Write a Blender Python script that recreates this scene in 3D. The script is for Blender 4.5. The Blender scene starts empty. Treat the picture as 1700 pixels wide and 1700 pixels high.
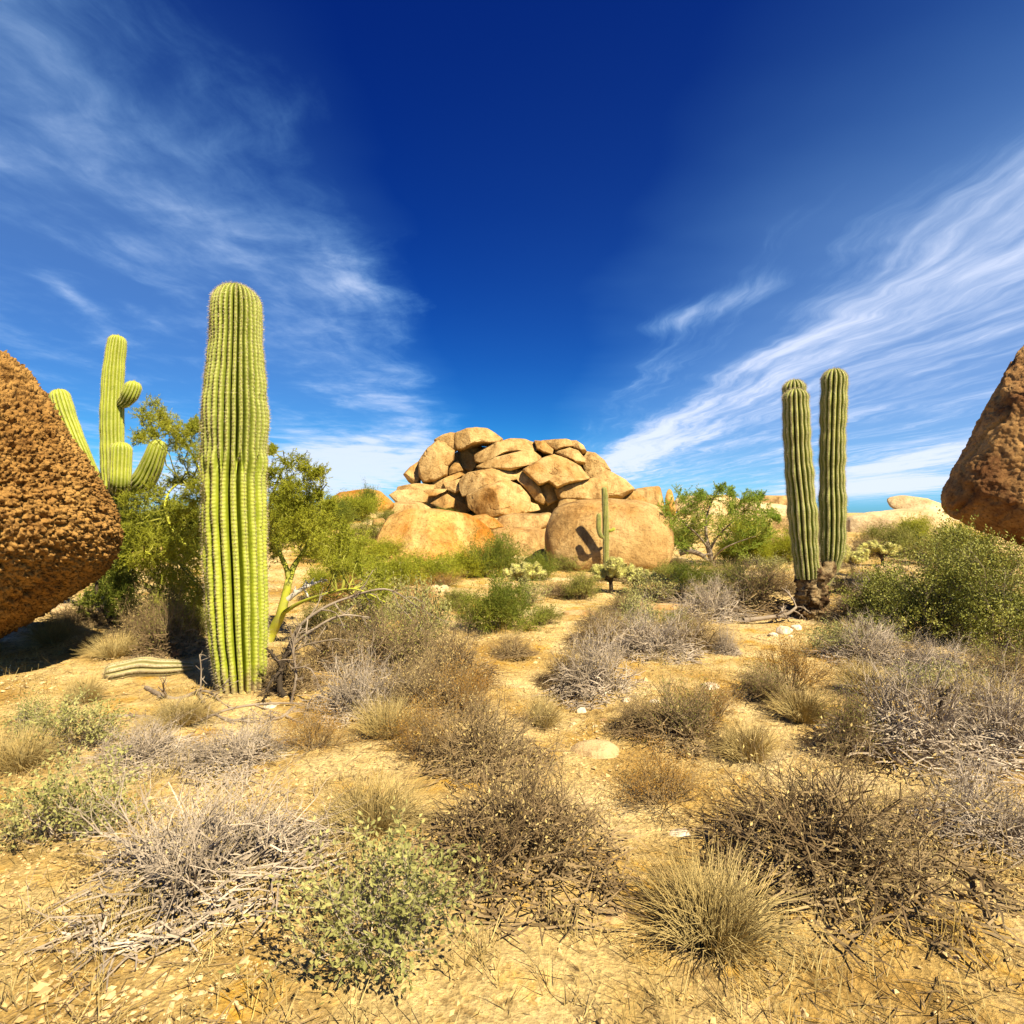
import bpy, bmesh, math, random
import numpy as np
from mathutils import Vector

random.seed(7)
RNG = np.random.default_rng(7)
scene = bpy.context.scene
COL = scene.collection
H = 1.6            # eye height
F = 1013.0         # focal length in photo pixels (photo is 1700 wide)
CX = CY = 850.0
PI = math.pi

# ----------------------------------------------------------------- noise
def _hash(ix, iy, iz, seed):
    h = (ix.astype(np.int64) * 374761393 + iy.astype(np.int64) * 668265263 + iz.astype(np.int64) * 1274126177 + seed * 974634733) & 0xFFFFFFFF
    h = ((h ^ (h >> 13)) * 1274126177) & 0xFFFFFFFF
    h = ((h ^ (h >> 16)) * 2246822519) & 0xFFFFFFFF
    h = h ^ (h >> 15)
    return (h & 0xFFFFFF) / float(0xFFFFFF)

def vnoise(P, seed=0):
    I = np.floor(P); f = P - I
    u = f * f * f * (f * (f * 6 - 15) + 10)
    I = I.astype(np.int64)
    r = 0
    for dx in (0, 1):
        wx = u[:, 0] if dx else 1 - u[:, 0]
        for dy in (0, 1):
            wy = u[:, 1] if dy else 1 - u[:, 1]
            for dz in (0, 1):
                wz = u[:, 2] if dz else 1 - u[:, 2]
                r = r + wx * wy * wz * _hash(I[:, 0] + dx, I[:, 1] + dy, I[:, 2] + dz, seed)
    return r * 2 - 1

def fbm(P, octv=4, seed=0, gain=0.5):
    a, s, t = 1.0, 0, 0
    P = np.array(P, float)
    for o in range(octv):
        s = s + a * vnoise(P, seed + o * 17)
        t += a
        a *= gain
        P = P * 2.03 + 11.3
    return s / t

def vor(P, seed=0):
    I = np.floor(P).astype(np.int64)
    best = np.full(len(P), 9.0)
    for dx in (-1, 0, 1):
        for dy in (-1, 0, 1):
            for dz in (-1, 0, 1):
                c = I + np.array([dx, dy, dz])
                o = np.stack([_hash(c[:, 0], c[:, 1], c[:, 2], seed + k) for k in (1, 2, 3)], 1)
                d = ((c + o - P) ** 2).sum(1)
                best = np.minimum(best, d)
    return np.sqrt(best)

def sstep(a, b, x):
    t = np.clip((x - a) / (b - a), 0, 1)
    return t * t * (3 - 2 * t)

# ----------------------------------------------------------------- ground height
def ground(x, y):
    x = np.atleast_1d(np.asarray(x, float)); y = np.atleast_1d(np.asarray(y, float))
    x, y = np.broadcast_arrays(x, y)
    z = 1.3 * sstep(17, 46, y) - 0.9 * sstep(70, 300, y)
    z = z + 1.3 * np.exp(-(((x + 8) / 6) ** 2 + ((y - 27) / 8) ** 2))
    z = z + 0.5 * np.exp(-(((x - 13) / 6) ** 2 + ((y - 25) / 6) ** 2))
    P = np.stack([x, y, np.zeros_like(x)], 1)
    near = sstep(60, 12, y)
    z = z + near * 0.10 * fbm(P * 0.45 + 3.1, 3, 5)
    P2 = P * np.array([1.0, 1.6, 1.0])
    z = z + near * 0.028 * fbm(P2 * 2.3, 3, 9) * sstep(40, 15, y)
    # low eroded ledges
    l = vnoise(P * np.array([0.35, 1.1, 1]) + 7.7, 31)
    z = z + near * 0.05 * sstep(0.05, 0.16, l) * sstep(7, 9, y) * sstep(20, 14, y)
    # shallow wash that runs towards the viewer
    wash = np.exp(-((x - 0.55 - 0.18 * np.sin(y * 0.8)) / 0.55) ** 2) * sstep(9, 6, y)
    z = z - 0.09 * wash
    return z

def gz(x, y):
    return float(ground(x, y)[0])

def pix(px, py, d):
    return np.array([(px - CX) / F * d, d, H + (CY - py) / F * d])

def on_ground(px, py):
    D = np.concatenate([np.arange(1.2, 20, 0.05), np.arange(20, 60, 0.25)])
    g = ground((px - CX) / F * D, D)
    hit = np.nonzero(H + (CY - py) / F * D <= g)[0]
    if len(hit):
        d = float(D[hit[0]]); p = pix(px, py, d)
        return np.array([p[0], p[1], g[hit[0]]]), d
    p = pix(px, py, 40.0)
    return np.array([p[0], p[1], gz(p[0], p[1])]), 40.0

# ----------------------------------------------------------------- mesh building
class MB:
    def __init__(self):
        self.V = []; self.Q = []; self.T = []; self.QM = []; self.TM = []; self.n = 0
    def add(self, V, Q=None, T=None, m=0):
        V = np.asarray(V, float).reshape(-1, 3)
        if Q is not None and len(Q):
            Q = np.asarray(Q, np.int64).reshape(-1, 4)
            self.Q.append(Q + self.n); self.QM.append(np.full(len(Q), m))
        if T is not None and len(T):
            T = np.asarray(T, np.int64).reshape(-1, 3)
            self.T.append(T + self.n); self.TM.append(np.full(len(T), m))
        self.V.append(V); self.n += len(V)
    def mesh(self, name, mats, smooth=False):
        V = np.concatenate(self.V)
        Q = np.concatenate(self.Q) if self.Q else np.zeros((0, 4), np.int64)
        T = np.concatenate(self.T) if self.T else np.zeros((0, 3), np.int64)
        M = np.concatenate(self.QM + self.TM).astype(np.int32)
        me = bpy.data.meshes.new(name)
        me.vertices.add(len(V)); me.vertices.foreach_set('co', V.astype(np.float32).ravel())
        idx = np.concatenate([Q.ravel(), T.ravel()]).astype(np.int32)
        me.loops.add(len(idx)); me.loops.foreach_set('vertex_index', idx)
        nf = len(Q) + len(T)
        st = np.concatenate([np.arange(len(Q)) * 4, len(Q) * 4 + np.arange(len(T)) * 3]).astype(np.int32)
        me.polygons.add(nf); me.polygons.foreach_set('loop_start', st)
        me.polygons.foreach_set('material_index', M)
        me.polygons.foreach_set('use_smooth', np.full(nf, bool(smooth)))
        for m in (mats if isinstance(mats, (list, tuple)) else [mats]):
            me.materials.append(m)
        me.update(calc_edges=True)
        me.validate()
        return me

def link(name, me, parent=None, loc=(0, 0, 0)):
    o = bpy.data.objects.new(name, me)
    COL.objects.link(o); o.location = loc
    if parent: o.parent = parent
    return o

def tag(o, label, cat, group=None, kind=None):
    if label: o['label'] = label
    if cat: o['category'] = cat
    if group: o['group'] = group
    if kind: o['kind'] = kind
    return o

def root(name, loc, label, cat, group=None):
    o = bpy.data.objects.new(name, None); COL.objects.link(o)
    o.location = loc; o.empty_display_size = 0.2
    return tag(o, label, cat, group)

def frames(D):
    D = D / np.maximum(np.linalg.norm(D, axis=1, keepdims=True), 1e-9)
    up = np.where(np.abs(D[:, 2:3]) > 0.9, np.array([[1.0, 0, 0]]), np.array([[0, 0, 1.0]]))
    a = np.cross(D, up); a /= np.linalg.norm(a, axis=1, keepdims=True)
    return D, a, np.cross(D, a)

def segs(mb, P0, P1, r0, r1, ns=3, m=0):
    """many independent open tapered prisms"""
    P0 = np.asarray(P0, float); P1 = np.asarray(P1, float)
    if len(P0) == 0: return
    n = len(P0)
    r0 = np.broadcast_to(np.asarray(r0, float), (n,)); r1 = np.broadcast_to(np.asarray(r1, float), (n,))
    D, a, b = frames(P1 - P0)
    an = np.arange(ns) * 2 * PI / ns
    c, s = np.cos(an), np.sin(an)
    off = a[:, None, :] * c[None, :, None] + b[:, None, :] * s[None, :, None]
    V = np.concatenate([P0[:, None] + off * r0[:, None, None], P1[:, None] + off * r1[:, None, None]], 1)
    k = np.arange(ns); k2 = (k + 1) % ns
    q = np.stack([k, k2, k2 + ns, k + ns], 1)
    Q = (np.arange(n) * 2 * ns)[:, None, None] + q[None]
    mb.add(V.reshape(-1, 3), Q=Q.reshape(-1, 4), m=m)

def leaves(mb, P, D, L, W, m=0, rng=RNG):
    """diamond leaves: root P, direction D, random roll"""
    P = np.asarray(P, float); n = len(P)
    if n == 0: return
    D, a, b = frames(np.asarray(D, float))
    th = rng.uniform(0, PI, n)[:, None]
    s = a * np.cos(th) + b * np.sin(th)
    nn = np.cross(D, s)
    L = np.broadcast_to(np.asarray(L, float), (n,))[:, None]; W = np.broadcast_to(np.asarray(W, float), (n,))[:, None]
    mid = P + D * L * 0.5 + nn * L * 0.08
    V = np.stack([P, mid + s * W * 0.5, P + D * L, mid - s * W * 0.5], 1)
    mb.add(V.reshape(-1, 3), Q=np.arange(n * 4).reshape(-1, 4), m=m)

def spikes(mb, P, D, L, W, m=0):
    P = np.asarray(P, float); n = len(P)
    if n == 0: return
    D, a, b = frames(np.asarray(D, float))
    th = RNG.uniform(0, PI, n)[:, None]
    s = a * np.cos(th) + b * np.sin(th)
    L = np.broadcast_to(np.asarray(L, float), (n,))[:, None]
    V = np.stack([P + s * W, P - s * W, P + D * L], 1)
    mb.add(V.reshape(-1, 3), T=np.arange(n * 3).reshape(-1, 3), m=m)

def resample(pts, rad, n):
    pts = np.asarray(pts, float); rad = np.asarray(rad, float)
    # catmull-rom densify
    A = np.vstack([2 * pts[0] - pts[1], pts, 2 * pts[-1] - pts[-2]])
    out = []; rr = []
    m = 12
    for i in range(len(pts) - 1):
        p0, p1, p2, p3 = A[i], A[i + 1], A[i + 2], A[i + 3]
        for k in range(m):
            t = k / m
            out.append(0.5 * (2 * p1 + (p2 - p0) * t + (2 * p0 - 5 * p1 + 4 * p2 - p3) * t * t + (3 * p1 - p0 - 3 * p2 + p3) * t ** 3))
            rr.append(rad[i] + (rad[i + 1] - rad[i]) * (t * t * (3 - 2 * t)))
    out.append(pts[-1]); rr.append(rad[-1])
    out = np.array(out); rr = np.array(rr)
    s = np.concatenate([[0], np.cumsum(np.linalg.norm(np.diff(out, axis=0), axis=1))])
    t = np.linspace(0, s[-1], n)
    return np.stack([np.interp(t, s, out[:, k]) for k in range(3)], 1), np.interp(t, s, rr), t

def transport(P):
    T = np.gradient(P, axis=0); T /= np.linalg.norm(T, axis=1, keepdims=True)
    a = np.cross(T[0], [0, 0, 1.0])
    if np.linalg.norm(a) < 0.2: a = np.cross(T[0], [0, 1.0, 0])
    a /= np.linalg.norm(a)
    A = []
    for t in T:
        a = a - t * a.dot(t); a /= np.linalg.norm(a); A.append(a.copy())
    A = np.array(A)
    return T, A, np.cross(T, A)

def tube(mb, pts, rad, ns=8, n=None, m=0, bump=0.0, freq=8.0, seed=0, cap=True):
    pts = np.asarray(pts, float)
    L = np.linalg.norm(np.diff(pts, axis=0), axis=1).sum()
    n = n or max(4, int(L / 0.06))
    P, r, t = resample(pts, rad, n)
    T, A, B = transport(P)
    an = np.arange(ns) * 2 * PI / ns
    off = A[:, None] * np.cos(an)[None, :, None] + B[:, None] * np.sin(an)[None, :, None]
    R = np.repeat(r[:, None], ns, 1)
    V0 = P[:, None] + off * R[:, :, None]
    if bump:
        R = R * (1 + bump * fbm(V0.reshape(-1, 3) * freq, 3, seed).reshape(R.shape))
    V = P[:, None] + off * R[:, :, None]
    i = np.arange(n - 1)[:, None] * ns; k = np.arange(ns)[None]; k2 = (k + 1) % ns
    Q = np.stack([i + k, i + k2, i + ns + k2, i + ns + k], 2).reshape(-1, 4)
    V = V.reshape(-1, 3)
    T_ = None
    if cap:
        V = np.vstack([V, P[-1] + T[-1] * r[-1] * 0.4]); e = len(V) - 1
        T_ = np.stack([(n - 1) * ns + np.arange(ns), (n - 1) * ns + (np.arange(ns) + 1) % ns, np.full(ns, e)], 1)
    mb.add(V, Q=Q, T=T_, m=m)

# ----------------------------------------------------------------- materials
def nodes_of(name):
    m = bpy.data.materials.new(name); m.use_nodes = True
    nt = m.node_tree; nt.nodes.clear()
    return m, nt, nt.nodes, nt.links

def ramp(N, stops):
    r = N.new('ShaderNodeValToRGB'); e = r.color_ramp.elements
    while len(e) < len(stops): e.new(0.5)
    for k, (p, c) in enumerate(stops):
        e[k].position = p; e[k].color = (*c, 1) if len(c) == 3 else c
    return r

def noise_node(N, L, vec, scale, detail=6, rough=0.6, dist=0.0):
    n = N.new('ShaderNodeTexNoise'); n.inputs['Scale'].default_value = scale
    n.inputs['Detail'].default_value = detail; n.inputs['Roughness'].default_value = rough
    n.inputs['Distortion'].default_value = dist
    L.new(vec, n.inputs['Vector'])
    return n

def mixc(N, L, fac, a, b, mode='MIX'):
    x = N.new('ShaderNodeMix'); x.data_type = 'RGBA'; x.blend_type = mode
    if isinstance(fac, (int, float)): x.inputs[0].default_value = fac
    else: L.new(fac, x.inputs[0])
    for s, v in ((6, a), (7, b)):
        if isinstance(v, tuple): x.inputs[s].default_value = (*v, 1)
        else: L.new(v, x.inputs[s])
    return x.outputs[2]

def rock_mat(name, light, mid, stain, dark, scale=1.0, bump=0.5, stain_amt=(0.5, 0.68), grain=60.0, world=True, speck=0.35, pit=0.42, streak=0.0):
    m, nt, N, L = nodes_of(name)
    out = N.new('ShaderNodeOutputMaterial'); b = N.new('ShaderNodeBsdfPrincipled')
    b.inputs['Roughness'].default_value = 0.9; b.inputs['Specular IOR Level'].default_value = 0.15
    if world:
        g = N.new('ShaderNodeNewGeometry'); vec = g.outputs['Position']
    else:
        g = N.new('ShaderNodeTexCoord'); vec = g.outputs['Object']
    n1 = noise_node(N, L, vec, 0.9 * scale, 7, 0.62)
    r1 = ramp(N, [(0.35, mid), (0.62, light)]); L.new(n1.outputs[0], r1.inputs[0])
    n2 = noise_node(N, L, vec, 0.55 * scale, 8, 0.66, 0.3)
    r2 = ramp(N, [(stain_amt[0], (0, 0, 0)), (stain_amt[1], (1, 1, 1))]); L.new(n2.outputs[0], r2.inputs[0])
    c = mixc(N, L, r2.outputs[0], r1.outputs[0], stain)
    n3 = noise_node(N, L, vec, grain * scale, 3, 0.7)
    r3 = ramp(N, [(pit - 0.1, dark), (pit + 0.06, (1, 1, 1)), (0.62, (1, 1, 1)), (0.75, (1.3, 1.25, 1.15))]); L.new(n3.outputs[0], r3.inputs[0])
    c = mixc(N, L, speck, c, mixc(N, L, 1.0, c, r3.outputs[0], 'MULTIPLY'))
    n4 = noise_node(N, L, vec, 3.2 * scale, 8, 0.7)
    r4 = ramp(N, [(0.3, (0.5, 0.42, 0.33)), (0.46, (0.92, 0.89, 0.84)), (0.56, (1.04, 1.03, 1.0)), (0.72, (1.22, 1.2, 1.14))]); L.new(n4.outputs[0], r4.inputs[0])
    c = mixc(N, L, 0.8, c, r4.outputs[0], 'MULTIPLY')
    if streak:   # dark mineral stains that run down the faces
        mp = N.new('ShaderNodeMapping'); mp.inputs['Scale'].default_value = (1, 1, 0.22); L.new(vec, mp.inputs[0])
        n6 = noise_node(N, L, mp.outputs[0], 2.6 * scale, 7, 0.68, 0.4)
        r6 = ramp(N, [(0.36, (0.42, 0.34, 0.26)), (0.46, (0.85, 0.8, 0.74)), (0.54, (1, 1, 1))]); L.new(n6.outputs[0], r6.inputs[0])
        c = mixc(N, L, streak, c, mixc(N, L, 1.0, c, r6.outputs[0], 'MULTIPLY'))
    L.new(c, b.inputs['Base Color'])
    n5 = noise_node(N, L, vec, 9 * scale, 10, 0.72)
    bp = N.new('ShaderNodeBump'); bp.inputs['Strength'].default_value = bump; bp.inputs['Distance'].default_value = 0.12 / scale
    L.new(n5.outputs[0], bp.inputs['Height']); L.new(bp.outputs[0], b.inputs['Normal'])
    L.new(b.outputs[0], out.inputs[0])
    return m

def plant_mat(name, c1, c2, scale=3.0, trans=0.25, rough=0.7, c3=None):
    """colour varies by clump noise and by object"""
    m, nt, N, L = nodes_of(name)
    out = N.new('ShaderNodeOutputMaterial'); b = N.new('ShaderNodeBsdfPrincipled')
    b.inputs['Roughness'].default_value = rough; b.inputs['Specular IOR Level'].default_value = 0.2
    g = N.new('ShaderNodeNewGeometry')
    n1 = noise_node(N, L, g.outputs['Position'], scale, 4, 0.6)
    st = [(0.3, c1), (0.7, c2)]
    if c3: st = [(0.3, c1), (0.55, c2), (0.72, c3)]
    r1 = ramp(N, st); L.new(n1.outputs[0], r1.inputs[0])
    rr = ramp(N, [(0, (0.72, 0.72, 0.72)), (1, (1.2, 1.2, 1.2))]); L.new(g.outputs['Random Per Island'], rr.inputs[0])
    c = mixc(N, L, 1.0, r1.outputs[0], rr.outputs[0], 'MULTIPLY')
    L.new(c, b.inputs['Base Color'])
    if trans > 0:
        t = N.new('ShaderNodeBsdfTranslucent'); L.new(c, t.inputs[0])
        mx = N.new('ShaderNodeMixShader'); mx.inputs[0].default_value = trans
        L.new(b.outputs[0], mx.inputs[1]); L.new(t.outputs[0], mx.inputs[2]); L.new(mx.outputs[0], out.inputs[0])
    else:
        L.new(b.outputs[0], out.inputs[0])
    return m

def cactus_mat(name, g1, g2, crest, band=0.5, upper=None, cork=None):
    m, nt, N, L = nodes_of(name)
    out = N.new('ShaderNodeOutputMaterial'); b = N.new('ShaderNodeBsdfPrincipled')
    b.inputs['Roughness'].default_value = 0.6; b.inputs['Specular IOR Level'].default_value = 0.25
    g = N.new('ShaderNodeNewGeometry')
    mp = N.new('ShaderNodeMapping'); mp.inputs['Scale'].default_value = (1, 1, 3.0); L.new(g.outputs['Position'], mp.inputs[0])
    n1 = noise_node(N, L, mp.outputs[0], 2.2, 6, 0.6)
    r1 = ramp(N, [(0.35, g1), (0.65, g2)]); L.new(n1.outputs[0], r1.inputs[0])
    base = r1.outputs[0]
    if upper:   # the younger growth above the waist is duller
        sp = N.new('ShaderNodeSeparateXYZ'); L.new(g.outputs['Position'], sp.inputs[0])
        mr = N.new('ShaderNodeMapRange'); mr.inputs[1].default_value = upper[0]; mr.inputs[2].default_value = upper[1]; L.new(sp.outputs[2], mr.inputs[0])
        base = mixc(N, L, mr.outputs[0], base, upper[2])
    if cork:    # brown corky skin creeping up from the foot
        sp2 = N.new('ShaderNodeSeparateXYZ'); L.new(g.outputs['Position'], sp2.inputs[0])
        nc = noise_node(N, L, g.outputs['Position'], 9, 5, 0.7)
        mc = N.new('ShaderNodeMath'); mc.operation = 'MULTIPLY_ADD'; L.new(nc.outputs[0], mc.inputs[0]); mc.inputs[1].default_value = -0.9; L.new(sp2.outputs[2], mc.inputs[2])
        mr2 = N.new('ShaderNodeMapRange'); mr2.inputs[1].default_value = cork[0] - 0.45; mr2.inputs[2].default_value = cork[0] - 0.65; L.new(mc.outputs[0], mr2.inputs[0])
        base = mixc(N, L, mr2.outputs[0], base, cork[1])
    at = N.new('ShaderNodeAttribute'); at.attribute_name = 'crest'
    n2 = noise_node(N, L, g.outputs['Position'], 45, 3, 0.6)
    ad = N.new('ShaderNodeMath'); ad.operation = 'MULTIPLY_ADD'; L.new(n2.outputs[0], ad.inputs[0]); ad.inputs[1].default_value = 0.3
    L.new(at.outputs['Fac'], ad.inputs[2])
    r2 = ramp(N, [(0.98, (0, 0, 0)), (1.12 if False else 1.0, (0, 0, 0))])
    rm = N.new('ShaderNodeMapRange'); rm.inputs[1].default_value = 1.0; rm.inputs[2].default_value = 1.2; rm.inputs[3].default_value = 0; rm.inputs[4].default_value = band
    L.new(ad.outputs[0], rm.inputs[0])
    c = mixc(N, L, rm.outputs[0], base, crest)
    n3 = noise_node(N, L, g.outputs['Position'], 14, 5, 0.7)
    r3 = ramp(N, [(0.3, (0.6, 0.6, 0.55)), (0.48, (1, 1, 1)), (0.7, (1.15, 1.12, 1.05))]); L.new(n3.outputs[0], r3.inputs[0])
    c = mixc(N, L, 0.7, c, r3.outputs[0], 'MULTIPLY')
    L.new(c, b.inputs['Base Color'])
    bp = N.new('ShaderNodeBump'); bp.inputs['Strength'].default_value = 0.3; bp.inputs['Distance'].default_value = 0.01
    L.new(n2.outputs[0], bp.inputs['Height']); L.new(bp.outputs[0], b.inputs['Normal'])
    L.new(b.outputs[0], out.inputs[0])
    return m
# ================================================================= camera, light, sky
cam = bpy.data.cameras.new('camera'); cam.sensor_width = 36; cam.lens = 36 * F / 1700
cam.clip_start = 0.05; cam.clip_end = 6000
co = bpy.data.objects.new('camera', cam); COL.objects.link(co)
co.location = (0, 0, H); co.rotation_euler = (PI / 2, 0, 0)
scene.camera = co
scene.view_settings.view_transform = 'Standard'; scene.view_settings.look = 'None'
scene.view_settings.gamma = 1.0; scene.view_settings.exposure = 1.2
scene.cycles.max_bounces = 6; scene.cycles.transparent_max_bounces = 4
scene.cycles.diffuse_bounces = 1

EL = math.radians(49); AZ = (0.63, -0.776)
S = Vector((AZ[0] * math.cos(EL), AZ[1] * math.cos(EL), math.sin(EL))).normalized()
sl = bpy.data.lights.new('sun', 'SUN'); sl.energy = 5.0; sl.angle = math.radians(0.5); sl.color = (1.0, 0.89, 0.67)
so = bpy.data.objects.new('sun', sl); COL.objects.link(so)
so.rotation_euler = (-S).to_track_quat('-Z', 'Y').to_euler(); so.location = (20, -20, 30)

def make_world():
    w = bpy.data.worlds.new('World'); scene.world = w; w.use_nodes = True
    nt = w.node_tree; N = nt.nodes; L = nt.links; N.clear()
    out = N.new('ShaderNodeOutputWorld'); bg = N.new('ShaderNodeBackground'); bg.inputs[1].default_value = 0.06
    sky = N.new('ShaderNodeTexSky'); sky.sky_type = 'NISHITA'; sky.sun_disc = False
    sky.sun_elevation = EL; sky.sun_rotation = math.atan2(AZ[0], AZ[1])
    sky.air_density = 0.7; sky.dust_density = 0.3; sky.ozone_density = 4.0; sky.altitude = 900
    # the photograph's deep polarised blue: a steeper response in red and green
    sr = N.new('ShaderNodeSeparateColor'); L.new(sky.outputs[0], sr.inputs[0]); hs = N.new('ShaderNodeCombineColor')
    outs = []
    for ch, pw, gain in ((0, 2.0, 0.050), (1, 1.8, 0.19), (2, 1.1, 0.72)):
        pn = N.new('ShaderNodeMath'); pn.operation = 'POWER'; L.new(sr.outputs[ch], pn.inputs[0]); pn.inputs[1].default_value = pw
        mn = N.new('ShaderNodeMath'); mn.operation = 'MULTIPLY'; L.new(pn.outputs[0], mn.inputs[0]); mn.inputs[1].default_value = gain
        outs.append(mn.outputs[0])
    g8 = N.new('ShaderNodeMath'); g8.operation = 'MULTIPLY'; L.new(outs[2], g8.inputs[0]); g8.inputs[1].default_value = 0.76
    gm = N.new('ShaderNodeMath'); gm.operation = 'MINIMUM'; L.new(g8.outputs[0], gm.inputs[0]); L.new(outs[1], gm.inputs[1])
    for ch, o_ in enumerate((outs[0], gm.outputs[0], outs[2])): L.new(o_, hs.inputs[ch])
    # cirrus: a flat cloud sheet high overhead, streaks running away from the viewer
    tc = N.new('ShaderNodeTexCoord'); sp = N.new('ShaderNodeSeparateXYZ'); L.new(tc.outputs['Generated'], sp.inputs[0])
    def M(op, a, b=None, c=None):
        n = N.new('ShaderNodeMath'); n.operation = op
        for i, v in enumerate((a, b, c)):
            if v is None: continue
            if isinstance(v, (int, float)): n.inputs[i].default_value = v
            else: L.new(v, n.inputs[i])
        return n.outputs[0]
    zc = M('ADD', M('MAXIMUM', sp.outputs[2], 0.0), 0.015)
    u = M('DIVIDE', sp.outputs[0], zc); v = M('DIVIDE', sp.outputs[1], zc)
    cb = N.new('ShaderNodeCombineXYZ'); L.new(u, cb.inputs[0]); L.new(v, cb.inputs[1])
    wn = noise_node(N, L, cb.outputs[0], 0.55, 4, 0.55)
    vs = N.new('ShaderNodeVectorMath'); vs.operation = 'SUBTRACT'; L.new(wn.outputs['Color'], vs.inputs[0]); vs.inputs[1].default_value = (0.5, 0.5, 0.5)
    sc = N.new('ShaderNodeVectorMath'); sc.operation = 'SCALE'; L.new(vs.outputs[0], sc.inputs[0]); sc.inputs['Scale'].default_value = 0.9
    ad = N.new('ShaderNodeVectorMath'); ad.operation = 'ADD'; L.new(cb.outputs[0], ad.inputs[0]); L.new(sc.outputs[0], ad.inputs[1])
    def streak(sx, sy, scale, rot=0.0, detail=9, rough=0.62, off=0.0):
        mp = N.new('ShaderNodeMapping'); mp.inputs['Rotation'].default_value = (0, 0, rot)
        mp.inputs['Scale'].default_value = (sx, sy, 1); mp.inputs['Location'].default_value = (off, off * 1.7, 0)
        L.new(ad.outputs[0], mp.inputs[0])
        return noise_node(N, L, mp.outputs[0], scale, detail, rough).outputs[0]
    s1 = streak(1.5, 0.22, 1.5, 0.06)
    s2 = streak(5.0, 0.5, 1.6, 0.10, off=4.0)
    s3 = streak(1.0, 0.8, 2.2, 0.5, off=9.0)
    # where the cirrus lies, across (u)
    sp2 = N.new('ShaderNodeSeparateXYZ'); L.new(ad.outputs[0], sp2.inputs[0])
    uu = M('MULTIPLY_ADD', sp2.outputs[0], 0.1, 0.5)      # u -5..5 -> 0..1
    mk = ramp(N, [(0.0, (0.55,) * 3), (0.22, (0.5,) * 3), (0.33, (0.4,) * 3), (0.395, (0.82,) * 3), (0.435, (0.66,) * 3), (0.465, (0.0,) * 3),
                  (0.555, (0.05,) * 3), (0.585, (0.5,) * 3), (0.615, (0.3,) * 3), (0.65, (0.95,) * 3), (0.70, (0.9,) * 3), (0.76, (0.65,) * 3), (1.0, (0.6,) * 3)])
    L.new(uu, mk.inputs[0])
    # the patch over the left is curdled, the right is combed
    left = N.new('ShaderNodeMapRange'); left.inputs[1].default_value = 0.2; left.inputs[2].default_value = -0.4; L.new(sp2.outputs[0], left.inputs[0])
    a = M('ADD', M('MULTIPLY', s1, 0.62), M('MULTIPLY', s2, 0.38))
    b = M('ADD', M('MULTIPLY', s1, 0.45), M('MULTIPLY', s3, 0.55))
    mx = N.new('ShaderNodeMix'); L.new(left.outputs[0], mx.inputs[0]); L.new(a, mx.inputs[2]); L.new(b, mx.inputs[3])
    # banks: extra cloud low over the left slope, streaks low on the right (azimuth and elevation tangents)
    ya = M('MAXIMUM', sp.outputs[1], 0.05)
    az = M('DIVIDE', sp.outputs[0], ya); el = M('DIVIDE', sp.outputs[2], ya)
    def bank(a0, e0, sa, se, slope, amp):
        da = M('SUBTRACT', az, a0); de = M('SUBTRACT', M('SUBTRACT', el, e0), M('MULTIPLY', da, slope))
        q = M('ADD', M('POWER', M('ABSOLUTE', M('DIVIDE', da, sa)), 2.0), M('POWER', M('ABSOLUTE', M('DIVIDE', de, se)), 2.0))
        return M('MULTIPLY', M('EXPONENT', M('MULTIPLY', q, -1.0)), amp)
    bs = bank(-0.25, 0.085, 0.16, 0.045, -0.05, 1.25)
    bs = M('ADD', bs, bank(-0.33, 0.035, 0.12, 0.03, 0.0, 0.5))
    bs = M('ADD', bs, bank(-0.72, 0.355, 0.05, 0.016, -0.7, 0.5))
    bs = M('ADD', bs, bank(-0.22, 0.36, 0.15, 0.035, -0.22, 0.35))
    bs = M('ADD', bs, bank(0.62, 0.043, 0.14, 0.013, 0.10, 1.2))
    bs = M('ADD', bs, bank(0.66, 0.085, 0.18, 0.018, 0.22, 0.8))
    bs = M('ADD', bs, bank(-0.55, 0.04, 0.22, 0.05, 0.0, 0.9))
    bs = M('ADD', bs, bank(0.31, 0.33, 0.17, 0.022, 0.35, 0.55))
    bs = M('ADD', bs, bank(0.55, 0.012, 0.40, 0.014, 0.0, 0.55))
    bs = M('ADD', bs, bank(0.20, 0.10, 0.10, 0.045, 0.25, 0.5))
    # fades out high overhead
    hi = N.new('ShaderNodeMapRange'); hi.inputs[1].default_value = 0.75; hi.inputs[2].default_value = 0.40; L.new(sp.outputs[2], hi.inputs[0])
    cov = M('MULTIPLY', mk.outputs[0], hi.outputs[0])
    d = M('ADD', M('MULTIPLY', cov, 0.34), M('SUBTRACT', mx.outputs[0], 0.68))
    d = M('ADD', d, M('MULTIPLY', bs, 0.36))
    den = N.new('ShaderNodeMapRange'); den.interpolation_type = 'SMOOTHSTEP'; den.inputs[1].default_value = -0.06; den.inputs[2].default_value = 0.42; den.inputs[3].default_value = 0; den.inputs[4].default_value = 0.92
    L.new(d, den.inputs[0])
    vr = ramp(N, [(0.0, (0.22,) * 3), (0.38, (0.24,) * 3), (0.46, (0.0,) * 3), (0.54, (0.02,) * 3), (0.60, (0.22,) * 3), (0.68, (0.42,) * 3), (1.0, (0.46,) * 3)]); L.new(uu, vr.inputs[0])
    veil = M('MULTIPLY', vr.outputs[0], hi.outputs[0])
    hz = N.new('ShaderNodeMapRange'); hz.inputs[1].default_value = 0.0; hz.inputs[2].default_value = 0.03; L.new(sp.outputs[2], hz.inputs[0])
    fac = M('MULTIPLY', M('MAXIMUM', den.outputs[0], M('ADD', M('MULTIPLY', den.outputs[0], 0.75), veil)), hz.outputs[0])
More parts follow.
